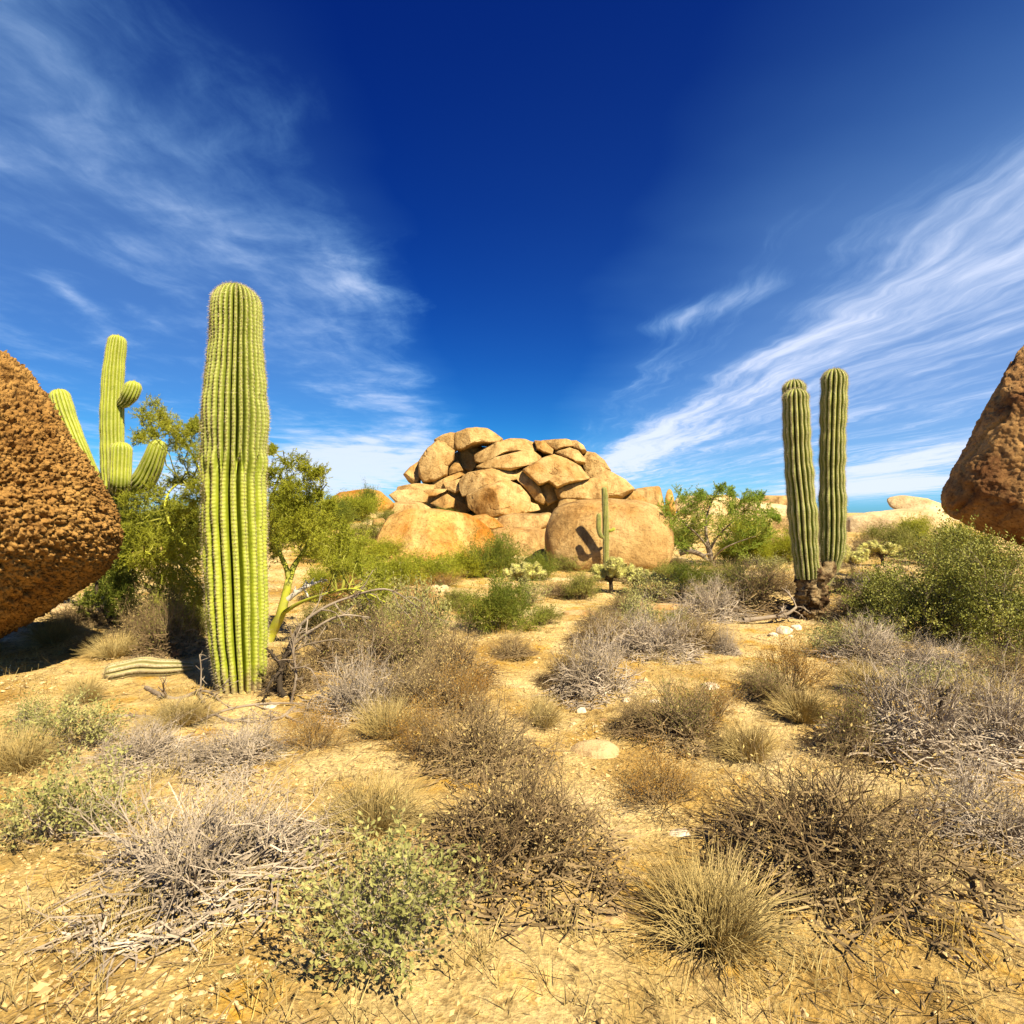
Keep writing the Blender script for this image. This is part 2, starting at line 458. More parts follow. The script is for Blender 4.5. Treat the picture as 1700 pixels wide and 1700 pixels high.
    cc = ramp(N, [(0.0, (1.2, 4.2, 8.0)), (0.3, (2.4, 4.8, 8.0)), (0.85, (6.0, 6.7, 8.4))]); L.new(fac, cc.inputs[0])
    c = mixc(N, L, fac, hs.outputs[0], cc.outputs[0])
    L.new(c, bg.inputs[0]); L.new(bg.outputs[0], out.inputs[0])
make_world()

# ================================================================= materials
ROCK = rock_mat('granite_tan', (0.55, 0.375, 0.160), (0.40, 0.25, 0.09), (0.36, 0.18, 0.04), (0.35, 0.3, 0.25), scale=0.55, bump=0.6, grain=26, speck=0.6, streak=0.75)
ROCKO = rock_mat('granite_orange', (0.56, 0.375, 0.135), (0.47, 0.27, 0.07), (0.36, 0.145, 0.016), (0.35, 0.3, 0.2), scale=0.9, bump=0.6, stain_amt=(0.46, 0.62), grain=16, speck=0.7, streak=0.5)
ROCKP = rock_mat('granite_pale', (0.68, 0.52, 0.30), (0.58, 0.41, 0.2), (0.44, 0.25, 0.07), (0.45, 0.4, 0.33), scale=0.5, bump=0.5, stain_amt=(0.58, 0.75), streak=0.5, speck=0.5, grain=26)
ROCKL = rock_mat('coarse_brown_rock', (0.40, 0.225, 0.065), (0.27, 0.135, 0.034), (0.15, 0.062, 0.018), (0.10, 0.07, 0.05), scale=1.6, bump=0.6, grain=17, speck=0.85, pit=0.47)
ROCKR = rock_mat('dark_brown_rock', (0.50, 0.29, 0.105), (0.32, 0.165, 0.055), (0.16, 0.07, 0.024), (0.25, 0.18, 0.12), scale=1.5, bump=0.5, grain=16, speck=0.7, stain_amt=(0.42, 0.6))
STONE = rock_mat('white_stone', (0.78, 0.68, 0.52), (0.62, 0.48, 0.3), (0.5, 0.33, 0.15), (0.5, 0.42, 0.33), scale=6, bump=0.3, stain_amt=(0.55, 0.7))
STONET = rock_mat('tan_stone', (0.52, 0.37, 0.18), (0.38, 0.23, 0.09), (0.33, 0.16, 0.04), (0.4, 0.33, 0.25), scale=6, bump=0.3, stain_amt=(0.5, 0.65))

def ground_mat():
    m, nt, N, L = nodes_of('desert_ground')
    out = N.new('ShaderNodeOutputMaterial'); b = N.new('ShaderNodeBsdfPrincipled')
    b.inputs['Roughness'].default_value = 0.95; b.inputs['Specular IOR Level'].default_value = 0.1
    g = N.new('ShaderNodeNewGeometry'); v = g.outputs['Position']
    n1 = noise_node(N, L, v, 0.8, 8, 0.65, 0.4)
    r1 = ramp(N, [(0.32, (0.32, 0.19, 0.048)), (0.44, (0.44, 0.295, 0.10)), (0.56, (0.57, 0.42, 0.185)), (0.70, (0.68, 0.535, 0.29))]); L.new(n1.outputs[0], r1.inputs[0])
    n2 = noise_node(N, L, v, 1.9, 9, 0.72)
    r2 = ramp(N, [(0.52, (0, 0, 0)), (0.66, (1, 1, 1))]); L.new(n2.outputs[0], r2.inputs[0])
    c = mixc(N, L, r2.outputs[0], r1.outputs[0], (0.44, 0.245, 0.03))
    vo = N.new('ShaderNodeTexVoronoi'); vo.inputs['Scale'].default_value = 55; L.new(v, vo.inputs['Vector'])
    rv = ramp(N, [(0.0, (0.45, 0.42, 0.38)), (0.45, (1, 1, 1)), (1.0, (1.35, 1.3, 1.2))]); L.new(vo.outputs['Color'], rv.inputs[0])
    c = mixc(N, L, 0.75, c, rv.outputs[0], 'MULTIPLY')
    n3 = noise_node(N, L, v, 7.5, 8, 0.75)
    r3 = ramp(N, [(0.34, (0.36, 0.3, 0.24)), (0.47, (1, 1, 1)), (0.75, (1.2, 1.17, 1.1))]); L.new(n3.outputs[0], r3.inputs[0])
    c = mixc(N, L, 0.85, c, r3.outputs[0], 'MULTIPLY')
    L.new(c, b.inputs['Base Color'])
    ma = N.new('ShaderNodeMath'); ma.operation = 'MULTIPLY_ADD'; L.new(n3.outputs[0], ma.inputs[0]); ma.inputs[1].default_value = 2.0; vm = N.new('ShaderNodeMath'); vm.operation = 'MULTIPLY'; vm.inputs[1].default_value = 0.35; L.new(vo.outputs['Distance'], vm.inputs[0]); L.new(vm.outputs[0], ma.inputs[2])
    bp = N.new('ShaderNodeBump'); bp.inputs['Strength'].default_value = 0.85; bp.inputs['Distance'].default_value = 0.03
    L.new(ma.outputs[0], bp.inputs['Height']); L.new(bp.outputs[0], b.inputs['Normal'])
    L.new(b.outputs[0], out.inputs[0])
    return m
GROUND = ground_mat()

CGREEN = cactus_mat('saguaro_green', (0.24, 0.285, 0.016), (0.335, 0.37, 0.020), (0.55, 0.50, 0.18), 0.4, upper=(1.6, 2.2, (0.19, 0.225, 0.024)), cork=(0.22, (0.24, 0.17, 0.08)))
CDARK = cactus_mat('saguaro_olive', (0.15, 0.18, 0.018), (0.23, 0.25, 0.028), (0.55, 0.48, 0.24), 0.6)
CLIME = cactus_mat('saguaro_yellow_green', (0.25, 0.29, 0.024), (0.34, 0.365, 0.032), (0.5, 0.48, 0.18), 0.45)
SPINE = plant_mat('spines', (0.45, 0.36, 0.2), (0.62, 0.52, 0.33), 4, 0.15)
SPINED = plant_mat('old_spines', (0.22, 0.16, 0.09), (0.42, 0.32, 0.18), 4, 0.0)
CORK = rock_mat('cork_bark', (0.34, 0.25, 0.13), (0.20, 0.125, 0.055), (0.06, 0.03, 0.012), (0.2, 0.15, 0.1), scale=9, bump=0.9, stain_amt=(0.45, 0.55), speck=0.6, grain=5)
DRYGREY = plant_mat('grey_twig', (0.24, 0.185, 0.125), (0.42, 0.335, 0.24), 3, 0.0, 0.8, (0.52, 0.43, 0.32))
DRYBROWN = plant_mat('brown_twig', (0.135, 0.085, 0.04), (0.26, 0.18, 0.085), 3, 0.05, 0.8, (0.34, 0.25, 0.13))
STRAW = plant_mat('straw', (0.38, 0.26, 0.075), (0.55, 0.42, 0.17), 2, 0.25, 0.7, (0.48, 0.30, 0.05))
RUST = plant_mat('rust_twig', (0.36, 0.18, 0.025), (0.45, 0.26, 0.05), 3, 0.15)
DEADWOOD = plant_mat('dead_wood', (0.17, 0.12, 0.075), (0.36, 0.29, 0.21), 5, 0.0, 0.85)
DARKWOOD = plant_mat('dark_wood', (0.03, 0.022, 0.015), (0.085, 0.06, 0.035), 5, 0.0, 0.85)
PVBARK = plant_mat('green_bark', (0.32, 0.30, 0.07), (0.42, 0.43, 0.035), 7, 0.0, 0.8, (0.52, 0.52, 0.045))
PVTWIG = plant_mat('green_twig', (0.22, 0.22, 0.03), (0.34, 0.32, 0.05), 4, 0.1)
PVLEAF = plant_mat('fine_green_leaf', (0.27, 0.30, 0.024), (0.40, 0.41, 0.034), 1.6, 0.5, 0.6, (0.52, 0.50, 0.05))
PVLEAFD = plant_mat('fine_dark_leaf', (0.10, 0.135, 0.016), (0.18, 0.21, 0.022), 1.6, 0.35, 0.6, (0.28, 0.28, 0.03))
MESQ = plant_mat('bright_green_leaf', (0.20, 0.29, 0.035), (0.32, 0.42, 0.05), 1.2, 0.45, 0.6, (0.42, 0.47, 0.07))
YELLEAF = plant_mat('yellow_green_leaf', (0.30, 0.33, 0.02), (0.42, 0.40, 0.03), 1.5, 0.35, 0.6)
OLIVE = plant_mat('olive_leaf', (0.16, 0.17, 0.028), (0.28, 0.27, 0.05), 2.5, 0.2, 0.65, (0.36, 0.33, 0.08))
SAGE = plant_mat('sage_leaf', (0.20, 0.20, 0.055), (0.34, 0.32, 0.10), 2.5, 0.2, 0.65, (0.45, 0.41, 0.16))
CHOLLA = plant_mat('cholla_spine', (0.60, 0.54, 0.17), (0.78, 0.72, 0.32), 3, 0.4)
CHOLLAG = plant_mat('cholla_joint', (0.36, 0.34, 0.08), (0.48, 0.45, 0.13), 3, 0.0)

# ================================================================= ground
def make_ground():
    n = 460
    t = np.linspace(-1, 1, n)
    xs = np.sinh(t * 6.3) / np.sinh(6.3) * 900
    t2 = np.linspace(-0.55, 1, 560)
    ys = 4.5 + np.sinh(t2 * 6.2) / np.sinh(6.2) * 900
    X, Y = np.meshgrid(xs, ys)
    x = X.ravel(); y = Y.ravel()
    z = ground(x, y)
    P = np.stack([x, y, 0 * x], 1)
    nr = sstep(16, 7, np.hypot(x, y))
    z = z + nr * (0.012 * fbm(P * 9, 3, 41) + 0.010 * vnoise(P * np.array([14, 22, 1.0]), 3))
    V = np.stack([x, y, z], 1)
    nx = len(xs); ny = len(ys)
    i = (np.arange(ny - 1) * nx)[:, None] + np.arange(nx - 1)[None]
    Q = np.stack([i, i + 1, i + nx + 1, i + nx], 2).reshape(-1, 4)
    mb = MB(); mb.add(V, Q=Q)
    o = link('ground', mb.mesh('ground', GROUND, True))
    tag(o, 'sandy golden desert ground with gravel and orange patches', 'ground', kind='structure')
make_ground()

# ================================================================= boulders
_ico = {}
def ico(s):
    if s not in _ico:
        bm = bmesh.new(); bmesh.ops.create_icosphere(bm, subdivisions=s, radius=1.0)
        V = np.array([v.co[:] for v in bm.verts]); bm.verts.index_update()
        T = np.array([[v.index for v in f.verts] for f in bm.faces]); bm.free()
        _ico[s] = (V, T)
    return _ico[s]

def polar(poly, smooth):
    n = 720
    th = np.arange(n) * 2 * PI / n
    d = np.stack([np.cos(th), np.sin(th)], 1)
    A = poly; B = np.roll(poly, -1, 0)
    R = np.zeros(n)
    for a, b in zip(A, B):
        e = b - a
        den = d[:, 0] * e[1] - d[:, 1] * e[0]
        den = np.where(np.abs(den) < 1e-12, 1e-12, den)
        t = (a[0] * e[1] - a[1] * e[0]) / den
        u = (a[0] * d[:, 1] - a[1] * d[:, 0]) / den
        ok = (t > 0) & (u >= -1e-6) & (u <= 1 + 1e-6)
        R = np.where(ok, np.maximum(R, t), R)
    k = np.exp(-0.5 * (np.arange(-40, 41) / smooth) ** 2); k /= k.sum()
    Rp = np.concatenate([R[-40:], R, R[:40]])
    return np.convolve(Rp, k, 'valid')

def boulder(name, poly, d, depth, label, mat=ROCK, sub=5, shear=0.3, p=2.5, noise=0.05, nfreq=1.0, fine=0.012, smooth=7, seed=1, facets=3,
            parts=None, group=None, cracks=0.0, knobs=None, cat='boulder', kshift=0.0, post=None, focus=None):
    """a rounded block whose outline, seen from the front, follows poly (photo pixels at distance d);
    it is a closed solid with its own depth (half thickness, metres)"""
    poly = np.array(poly, float)
    c = poly.mean(0); a = np.roll(poly, -1, 0)
    cr = poly[:, 0] * a[:, 1] - a[:, 0] * poly[:, 1]
    c = np.array([((poly[:, 0] + a[:, 0]) * cr).sum(), ((poly[:, 1] + a[:, 1]) * cr).sum()]) / (3 * cr.sum())
    C = pix(c[0], c[1], d)
    f = np.array([C[0], C[1], 0]); f /= np.linalg.norm(f)
    r = np.array([f[1], -f[0], 0])
    # rays of the outline meet the upright plane through C that faces the viewer
    O = np.array([0, 0, H])
    D = np.stack([(poly[:, 0] - CX) / F, np.ones(len(poly)), (CY - poly[:, 1]) / F], 1)
    t = ((C - O) @ f) / (D @ f)
    W = O + D * t[:, None] - C
    loc2 = np.stack([W @ r, W[:, 2]], 1)
    R = polar(loc2, smooth)
    V, T = ico(sub)
    if focus is not None:   # finer mesh on the side with the coarse relief
        V = V + np.array(focus); V = V / np.linalg.norm(V, axis=1, keepdims=True)
    aa, bb, cc = V[:, 0], V[:, 1], V[:, 2]
    s = np.hypot(aa, cc); th = np.arctan2(cc, aa) % (2 * PI)
    k = (s ** p + np.abs(bb) ** p) ** (-1.0 / p)
    Rt = np.interp(th, np.arange(721) * 2 * PI / 720, np.append(R, R[0]))
    size = R.mean()
    X = Rt * s * k * np.cos(th); Z = Rt * s * k * np.sin(th); Y = depth * bb * k
    rg = np.random.default_rng(seed)
    # flat weathered facets on the front
    for _ in range(facets):
        n = np.array([rg.uniform(-0.7, 0.7), -1.0, rg.uniform(-0.35, 0.8)]); n /= np.linalg.norm(n)
        P = np.stack([X, Y, Z], 1); h = P @ n
        lim = np.quantile(h, rg.uniform(0.86, 0.95))
        ex = np.maximum(h - lim, 0) * 0.85
        X, Y, Z = X - n[0] * ex, Y - n[1] * ex, Z - n[2] * ex
    Y = Y + shear * Z + kshift
    P = np.stack([X, Y, Z], 1)
    nrm = P / np.maximum(np.linalg.norm(P, axis=1, keepdims=True), 1e-6)
    q = P / size * nfreq + seed * 3.7
    dsp = noise * size * fbm(q * 1.3, 4, seed) + fine * size * fbm(q * 7, 4, seed + 5)
    if cracks:
        v = vnoise(q * 1.1 + fbm(q * 3, 2, seed)[:, None] * 0.25, seed + 60)
        dsp = dsp - cracks * size * sstep(0.05, 0.0, np.abs(v))
    if knobs:
        kf, ka = knobs
        w = np.stack([fbm(P * kf * 0.6 + o, 2, 3 + o) for o in (0, 5, 9)], 1)
        v = vor(P * kf + 0.55 * w, 7)
        v2 = vor(P * kf * 0.43 + 0.4 * w, 17)
        pit = sstep(0.05, 0.4, fbm(P * kf * 0.55, 3, 23))
        dsp = dsp + ka * (0.5 - v) * 1.5 + ka * 1.0 * (0.5 - v2) + ka * 0.5 * fbm(P * kf * 2.3, 3, 3) - ka * 0.9 * pit
    P = P + nrm * dsp[:, None]
    if post is not None: P = post(P)
    zlow = P[:, 2].min()
    Wp = P[:, 0:1] * r + P[:, 1:2] * f + np.array([0, 0, 1.0]) * P[:, 2:3]
    base = C + np.array([0, 0, zlow])
    mb = MB(); mb.add(Wp - np.array([0, 0, zlow]), T=T)
    o = link(name, mb.mesh(name, mat, True), None, base)
    return tag(o, label, cat, group)
# ---- the two big rocks at the picture's sides
boulder('boulder', [(0, 598), (20, 612), (42, 634), (75, 680), (110, 735), (140, 775), (165, 815), (182, 850), (190, 880), (190, 905), (182, 935), (163, 960), (130, 985),
                    (95, 1015), (60, 1040), (30, 1057), (0, 1078), (-60, 1112), (-150, 1150), (-300, 1170), (-440, 1120), (-520, 950), (-500, 750), (-400, 620), (-250, 540), (-100, 545)],
        5.7, 1.85, 'huge coarse brown boulder overhanging its own shadow at the left edge', ROCKL, sub=8, shear=-0.05, p=2.1, noise=0.03, fine=0.006, smooth=3, seed=3, facets=1, knobs=(27, 0.050), focus=(.5, -.70, -.02),
        post=lambda P: P + np.stack([0 * P[:, 0], 0.6 * np.maximum(-0.1 - P[:, 2], 0) ** 1.5, 0 * P[:, 0]], 1))
boulder('boulder', [(1572, 828), (1585, 795), (1605, 755), (1628, 705), (1650, 660), (1672, 615), (1700, 570), (1740, 520), (1820, 480), (1960, 500), (2080, 620), (2120, 780),
                    (2080, 960), (1950, 1010), (1820, 990), (1750, 930), (1700, 900), (1640, 880), (1600, 862), (1578, 848)],
        9.5, 1.5, 'huge dark brown boulder leaning in at the right edge above the leafy bush', ROCKR, sub=8, shear=0.22, p=3.2, noise=0.03, fine=0.010, smooth=3, seed=8, facets=3, knobs=(10, 0.022), cracks=0.03, focus=(-.5, -.5, 0))

# ---- the rock pile in the middle distance
PILE = [
 # outline, distance, half depth, label, material, seed
 ([(758,722),(775,715),(790,713),(808,715),(820,722),(831,731),(829,736),(815,739),(800,738),(785,741),(770,748),(763,748),(758,738)], 46.5, 2.2, 'rounded cap rock, topmost block of the rock pile', 11, 0.35),
 ([(722,732),(735,724),(748,720),(757,721),(758,735),(760,745),(756,749),(748,746),(738,738),(728,734)], 46.5, 1.6, 'small wedge of rock just left of the pile\'s topmost block', 12, 0.3),
 ([(726,734),(737,737),(752,751),(750,766),(743,775),(741,790),(723,799),(705,801),(698,790),(697,768),(711,746)], 45.5, 1.8, 'large smooth upright block on the left shoulder of the rock pile', 13, 0.25),
 ([(697,766),(699,782),(697,805),(688,806),(679,799),(671,788),(682,776)], 46, 1.4, 'narrow shadowed sliver of rock at the pile\'s far left edge', 14, 0.2),
 ([(792,754),(820,739),(846,730),(870,731),(892,738),(896,746),(870,749),(840,755),(820,763),(802,770),(794,766)], 46, 2.0, 'long sloping rock slab under the sky, right of the topmost block', 15, 0.5),
 ([(888,733),(904,735),(918,748),(916,756),(902,753),(892,747)], 46, 1.5, 'small angular rock on the pile\'s crest between two long slabs', 16, 0.3),
 ([(900,733),(940,731),(946,733),(950,743),(936,746),(924,751),(916,746)], 46.5, 1.8, 'flat rock on the right half of the pile\'s crest', 17, 0.4),
 ([(947,733),(957,733),(968,741),(973,750),(966,752),(952,745)], 46.5, 1.5, 'small rounded rock ending the pile\'s crest on the right', 18, 0.3),
 ([(922,752),(946,745),(960,750),(971,764),(970,770),(956,770),(940,761)], 45.5, 1.5, 'oval rock tucked under the right end of the pile\'s crest', 19, 0.4),
 ([(966,750),(988,754),(1002,766),(1012,782),(1000,790),(972,785),(964,762)], 48, 2.6, 'broad rock falling away behind the right side of the pile', 20, 0.5),
 ([(794,776),(820,762),(868,750),(882,750),(895,760),(894,768),(870,775),(848,783),(816,780)], 45, 1.8, 'long lens shaped rock lying across the middle of the pile', 21, 0.5),
 ([(872,782),(900,764),(920,757),(940,764),(960,776),(975,795),(960,800),(940,804),(925,811),(912,800),(898,806),(884,794)], 44, 2.0, 'big pale tilted block in the centre right of the pile with sharp lower edge', 22, 0.55),
 ([(964,776),(1000,776),(1018,786),(1036,797),(1050,812),(1030,826),(980,826),(968,798)], 46.5, 2.4, 'broad slab at the right foot of the pile sloping to the skyline', 23, 0.6),
 ([(924,812),(960,800),(985,795),(1005,802),(1006,826),(960,832),(930,828)], 44, 2.0, 'flat faced rock above the boulder with the cactus', 24, 0.4),
 ([(855,782),(870,782),(886,792),(895,810),(905,830),(900,836),(888,830),(875,814),(860,798)], 44, 1.3, 'leaning oblong rock, to the right of the pile\'s round lower boulder', 25, 0.3),
 ([(896,808),(917,801),(925,814),(925,830),(910,838),(901,827)], 44.3, 1.2, 'small upright block right of the leaning oblong rock', 26, 0.3),
 ([(766,797),(780,786),(810,780),(838,776),(857,790),(853,798),(834,798),(810,807),(784,819),(772,823),(767,812)], 43.6, 1.7, 'wide capped rock lying directly on the pile\'s round lower boulder', 27, 0.5),
 ([(779,824),(806,809),(840,799),(860,808),(875,826),(877,840),(872,850),(848,855),(820,858),(798,853),(783,842)], 42.5, 2.2, 'big round boulder at the lower middle of the pile', 28, 0.4),
 ([(737,803),(767,795),(769,812),(755,820),(741,813)], 44.5, 1.3, 'dark small block left of the wide capped rock', 29, 0.2),
 ([(720,801),(763,785),(772,790),(744,800),(742,816),(720,814)], 45.3, 1.4, 'thin sloping ledge of rock below the pile\'s left shoulder', 30, 0.4),
 ([(744,778),(760,765),(768,782),(746,790)], 46, 1.0, 'small orange triangular rock wedged in a dark gap of the pile', 31, 0.2),
 ([(648,822),(660,815),(694,812),(709,822),(706,834),(664,838)], 42, 1.6, 'low rounded rock at the pile\'s far left foot', 32, 0.4),
 ([(716,836),(742,821),(754,829),(752,842),(738,846)], 42, 1.1, 'pale rock at the left foot of the pile beside dark shrubs', 33, 0.4),
 ([(704,815),(718,813),(742,812),(724,824),(712,826)], 43.5, 1.0, 'thin flat stone between the pile\'s left shoulder and its foot', 34, 0.3),
 ([(874,832),(892,838),(896,846),(872,852)], 42, 0.8, 'small fallen stone at the right of the round lower boulder', 35, 0.3),
]
for i, (pl, d, dep, lab, sd, sh) in enumerate(PILE):
    c = np.mean(pl, 0)
    pl2 = [(c[0] + (x - c[0]) * 1.10, c[1] + (y - c[1]) * 1.10) for x, y in pl]
    boulder('boulder', pl2, d, dep, lab, ROCK, sub=6, shear=sh, p=3.3, noise=0.05, nfreq=1.2, fine=0.014, smooth=2.5, seed=sd, facets=5, cracks=0.05, group='rocks of the pile')
boulder('boulder', [(640,862),(668,828),(705,800),(740,755),(790,737),(840,744),(900,742),(955,752),(990,790),(1030,825),(1045,850),(960,872),(850,880),(740,878)], 48, 2.8,
        'bedrock core seen only in the dark gaps between the pile\'s blocks', ROCK, sub=5, shear=0.3, seed=44, group='rocks of the pile')

for pl, d, dep, lab, sd in [
  ([(660,808),(690,802),(722,805),(720,822),(682,824),(658,818)], 44.5, 1.5, 'shadowed ledge rock under the pile\'s left shoulder', 36),
  ([(1028,810),(1056,815),(1078,832),(1072,852),(1028,850)], 46, 1.8, 'last low slab where the pile meets the skyline at right', 37),
  ([(752,806),(770,812),(786,836),(780,852),(752,850),(740,832)], 45, 1.3, 'dark recessed rock left of the pile\'s round lower boulder', 38),
  ([(764,744),(780,736),(800,738),(800,760),(796,774),(784,788),(764,778)], 47.5, 1.2, 'recessed rock in the dark hollow under the topmost block', 39),
  ([(930,826),(965,828),(985,836),(960,846),(925,842)], 43, 1.2, 'thin ledge rock just above the great tan boulder', 40)]:
    boulder('boulder', pl, d, dep, lab, ROCK, sub=6, shear=0.4, p=3.2, noise=0.05, smooth=3, seed=sd, facets=5, cracks=0.05, group='rocks of the pile')
# ---- boulders in front of and around the pile
boulder('boulder', [(612,922),(622,900),(636,872),(645,857),(679,845),(714,845),(776,853),(811,872),(823,890),(820,915),(802,945),(760,962),(680,966),(628,955)], 19.5, 1.6,
        'broad orange stained boulder left of centre behind yellow green shrubs', ROCKO, sub=6, shear=0.35, p=2.6, noise=0.05, seed=51, facets=3)
boulder('boulder', [(815,880),(844,875),(892,876),(908,882),(914,912),(905,940),(860,948),(818,930)], 21, 1.3,
        'low smooth boulder in the gap between two broader boulders', ROCK, sub=6, shear=0.4, p=2.6, noise=0.04, seed=52)
boulder('boulder', [(917,845),(935,836),(960,830),(1010,827),(1060,830),(1092,838),(1112,860),(1119,890),(1112,926),(1100,945),(1040,948),(998,950),(950,950),(930,942),(914,930),(907,910),(905,886),(912,862)], 17.75, 1.25,
        'great tan boulder carrying the shadow of the thin cactus', ROCK, sub=7, shear=0.52, p=2.7, noise=0.03, seed=53, facets=0, cracks=0.012)
boulder('boulder', [(826,859),(850,852),(900,853),(916,848),(916,868),(904,878),(860,880),(822,880)], 26, 1.6, 'flat bedrock shelf between the pile and the low smooth boulder', ROCK, sub=5, shear=0.7, seed=54)
boulder('boulder', [(780,857),(806,853),(824,862),(838,875),(822,882),(790,868)], 25, 1.2, 'orange rounded rock peeping over the broad orange boulder', ROCKO, sub=5, shear=0.4, seed=55)
boulder('boulder', [(525,855),(545,831),(564,817),(608,811),(633,815),(657,838),(640,856),(590,862),(548,862)], 30, 2.0, 'domed orange boulder on the slope behind the palo verde', ROCKO, sub=6, shear=0.4, seed=56, cracks=0.03)
boulder('boulder', [(540,842),(570,838),(592,852),(570,862),(545,860)], 27.5, 0.8, 'yellowish ledge rock under the domed orange boulder', ROCKO, sub=5, shear=0.4, seed=57)
boulder('boulder', [(585,860),(600,855),(612,866),(606,878),(588,874)], 26, 0.6, 'small yellow rock below the yellowish ledge rock', ROCK, sub=4, shear=0.3, seed=58)
boulder('boulder', [(592,885),(610,878),(640,876),(640,892),(618,902),(594,900)], 23, 0.7, 'pale flat rock on the brushy slope left of the broad orange boulder', ROCKP, sub=5, shear=0.6, seed=59)
boulder('boulder', [(560,898),(585,892),(612,900),(608,915),(575,918)], 21.5, 0.6, 'pale stone half buried in yellow brush on the left slope', ROCKP, sub=5, shear=0.6, seed=60)
boulder('boulder', [(596,925),(606,918),(616,935),(612,955),(598,955)], 18.5, 0.4, 'pale upright stone beside the shaded left end of the broad orange boulder', ROCKP, sub=5, shear=0.2, seed=61)
boulder('boulder', [(620,862),(636,860),(644,868),(630,876),(618,872)], 24, 0.4, 'small tan rock above the pale flat rock on the left slope', ROCK, sub=4, shear=0.3, seed=62)
boulder('boulder', [(1402,858),(1440,850),(1500,845),(1545,846),(1582,862),(1595,885),(1560,915),(1480,915),(1405,905)], 26, 2.2, 'wide pale whaleback boulder between the twin cactus and the leafy bush', ROCKP, sub=6, shear=0.5, seed=63, cracks=0.03)
boulder('boulder', [(1468,826),(1500,822),(1540,828),(1585,845),(1604,856),(1606,872),(1560,864),(1525,848),(1482,847)], 30, 1.6, 'pale pointed slab resting on top of the whaleback boulder', ROCKP, sub=5, shear=0.5, seed=64, p=3)
boulder('boulder', [(1540,860),(1575,862),(1620,872),(1640,895),(1590,905),(1545,885)], 27.5, 1.2, 'tan slab leaning on the whaleback boulder\'s right end', ROCK, sub=5, shear=0.5, seed=65)
boulder('boulder', [(1120,826),(1160,822),(1215,821),(1240,835),(1230,862),(1160,865),(1120,850)], 58, 2.8, 'white skyline outcrop behind the green tree', ROCKP, sub=5, shear=0.7, seed=66)
boulder('boulder', [(1225,828),(1265,822),(1315,823),(1320,840),(1290,846),(1240,838)], 56, 2.2, 'tan cap rock on the skyline just left of the twin cactus', ROCK, sub=5, shear=0.7, seed=67)
boulder('boulder', [(1215,838),(1250,832),(1315,840),(1322,870),(1260,880),(1215,866)], 54, 2.4, 'white broken outcrop under the tan skyline cap rock', ROCKP, sub=5, shear=0.7, seed=68)
boulder('boulder', [(1053,812),(1075,808),(1096,806),(1100,822),(1104,850),(1080,866),(1046,866),(1048,832)], 58, 2.0, 'square topped rock on the skyline right of the pile', ROCK, sub=5, shear=0.3, seed=69)
boulder('boulder', [(1102,864),(1104,840),(1105,824),(1107,814),(1111,810),(1115,813),(1118,824),(1121,840),(1124,864)], 58, 0.8, 'small standing stone on the skyline left of the green tree', ROCKO, sub=5, shear=0.1, seed=70)
boulder('boulder', [(1263,905),(1278,896),(1290,888),(1302,896),(1317,908),(1300,920),(1270,920)], 20, 0.6, 'peaked tan rock between the green tree and the twin cactus', ROCK, sub=5, shear=0.3, seed=71)
boulder('boulder', [(1275,868),(1315,855),(1325,880),(1322,900),(1290,892)], 30, 1.0, 'smooth tan rock hidden partly by the left stem of the twin cactus', ROCK, sub=5, shear=0.4, seed=72)

boulder('boulder', [(622,852),(640,838),(665,832),(700,834),(722,848),(712,872),(640,876)], 37, 1.6, 'low tan rock bank behind the broad orange boulder, left under the pile', ROCK, sub=6, shear=0.5, seed=73, facets=4)
boulder('boulder', [(500,872),(520,856),(548,852),(560,866),(545,884),(510,888)], 28, 1.0, 'yellowish rock at the lower left of the domed orange boulder', ROCK, sub=5, shear=0.4, seed=74, facets=4)
boulder('boulder', [(585,872),(612,862),(640,866),(648,880),(612,888),(588,886)], 24.5, 0.8, 'tan blocky rock between the slope bushes above the pale flat rock', ROCKP, sub=5, shear=0.4, seed=75, facets=5)
# ---- stones lying on the desert floor
def stone(px, py, w, h, label, mat, seed, group='loose stones on the sand', flat=0.9):
    p, d = on_ground(px, py)
    a = np.linspace(0, 2 * PI, 9)[:-1] + 0.2
    rg = np.random.default_rng(seed)
    pl = [(px + w / 2 * math.cos(t) * rg.uniform(.8, 1.1), py - h * 0.35 - h / 2 * math.sin(t) * rg.uniform(.8, 1.1)) for t in a]
    boulder('stone', pl, d + w / F * d * 0.3, w / F * d * 0.5 * flat, label, mat, sub=4, shear=0.3, seed=seed, noise=0.10, fine=0.03, facets=3, p=2.6, group=group, cat='stone')
stone(1178, 1146, 34, 14, 'bright white stone alone on gravel right of centre', STONE, 101)
stone(966, 1186, 18, 13, 'small white stone beside the sandy wash', STONE, 102)
stone(1040, 1166, 16, 10, 'pale pebble sized stone right of the grey shrub by the wash', STONE, 103)
stone(1086, 1168, 18, 8, 'flat pale stone on gravel below the lone white stone', STONE, 104)
stone(1010, 1220, 30, 9, 'flat tan stone at the edge of the sandy wash', STONET, 105)
stone(955, 1200, 22, 9, 'brown stone in the sandy wash, below the small white stone', STONET, 106)
stone(1000, 1200, 20, 8, 'tan stone between two flat stones in the wash', STONET, 107)
stone(1040, 1205, 16, 7, 'thin tan stone by the low brown shrub', STONET, 108)
stone(985, 1262, 96, 34, 'large whitish slab flush with the sand at the lower centre', ROCKP, 109, flat=0.8)
stone(1300, 1052, 32, 14, 'white stone, largest of the rubble at the twin cactus foot', STONE, 110)
stone(1322, 1046, 22, 11, 'white stone under the right side of the twin cactus base', STONE, 111)
stone(1284, 1058, 18, 10, 'small white stone left in the rubble at the twin cactus foot', STONE, 112)
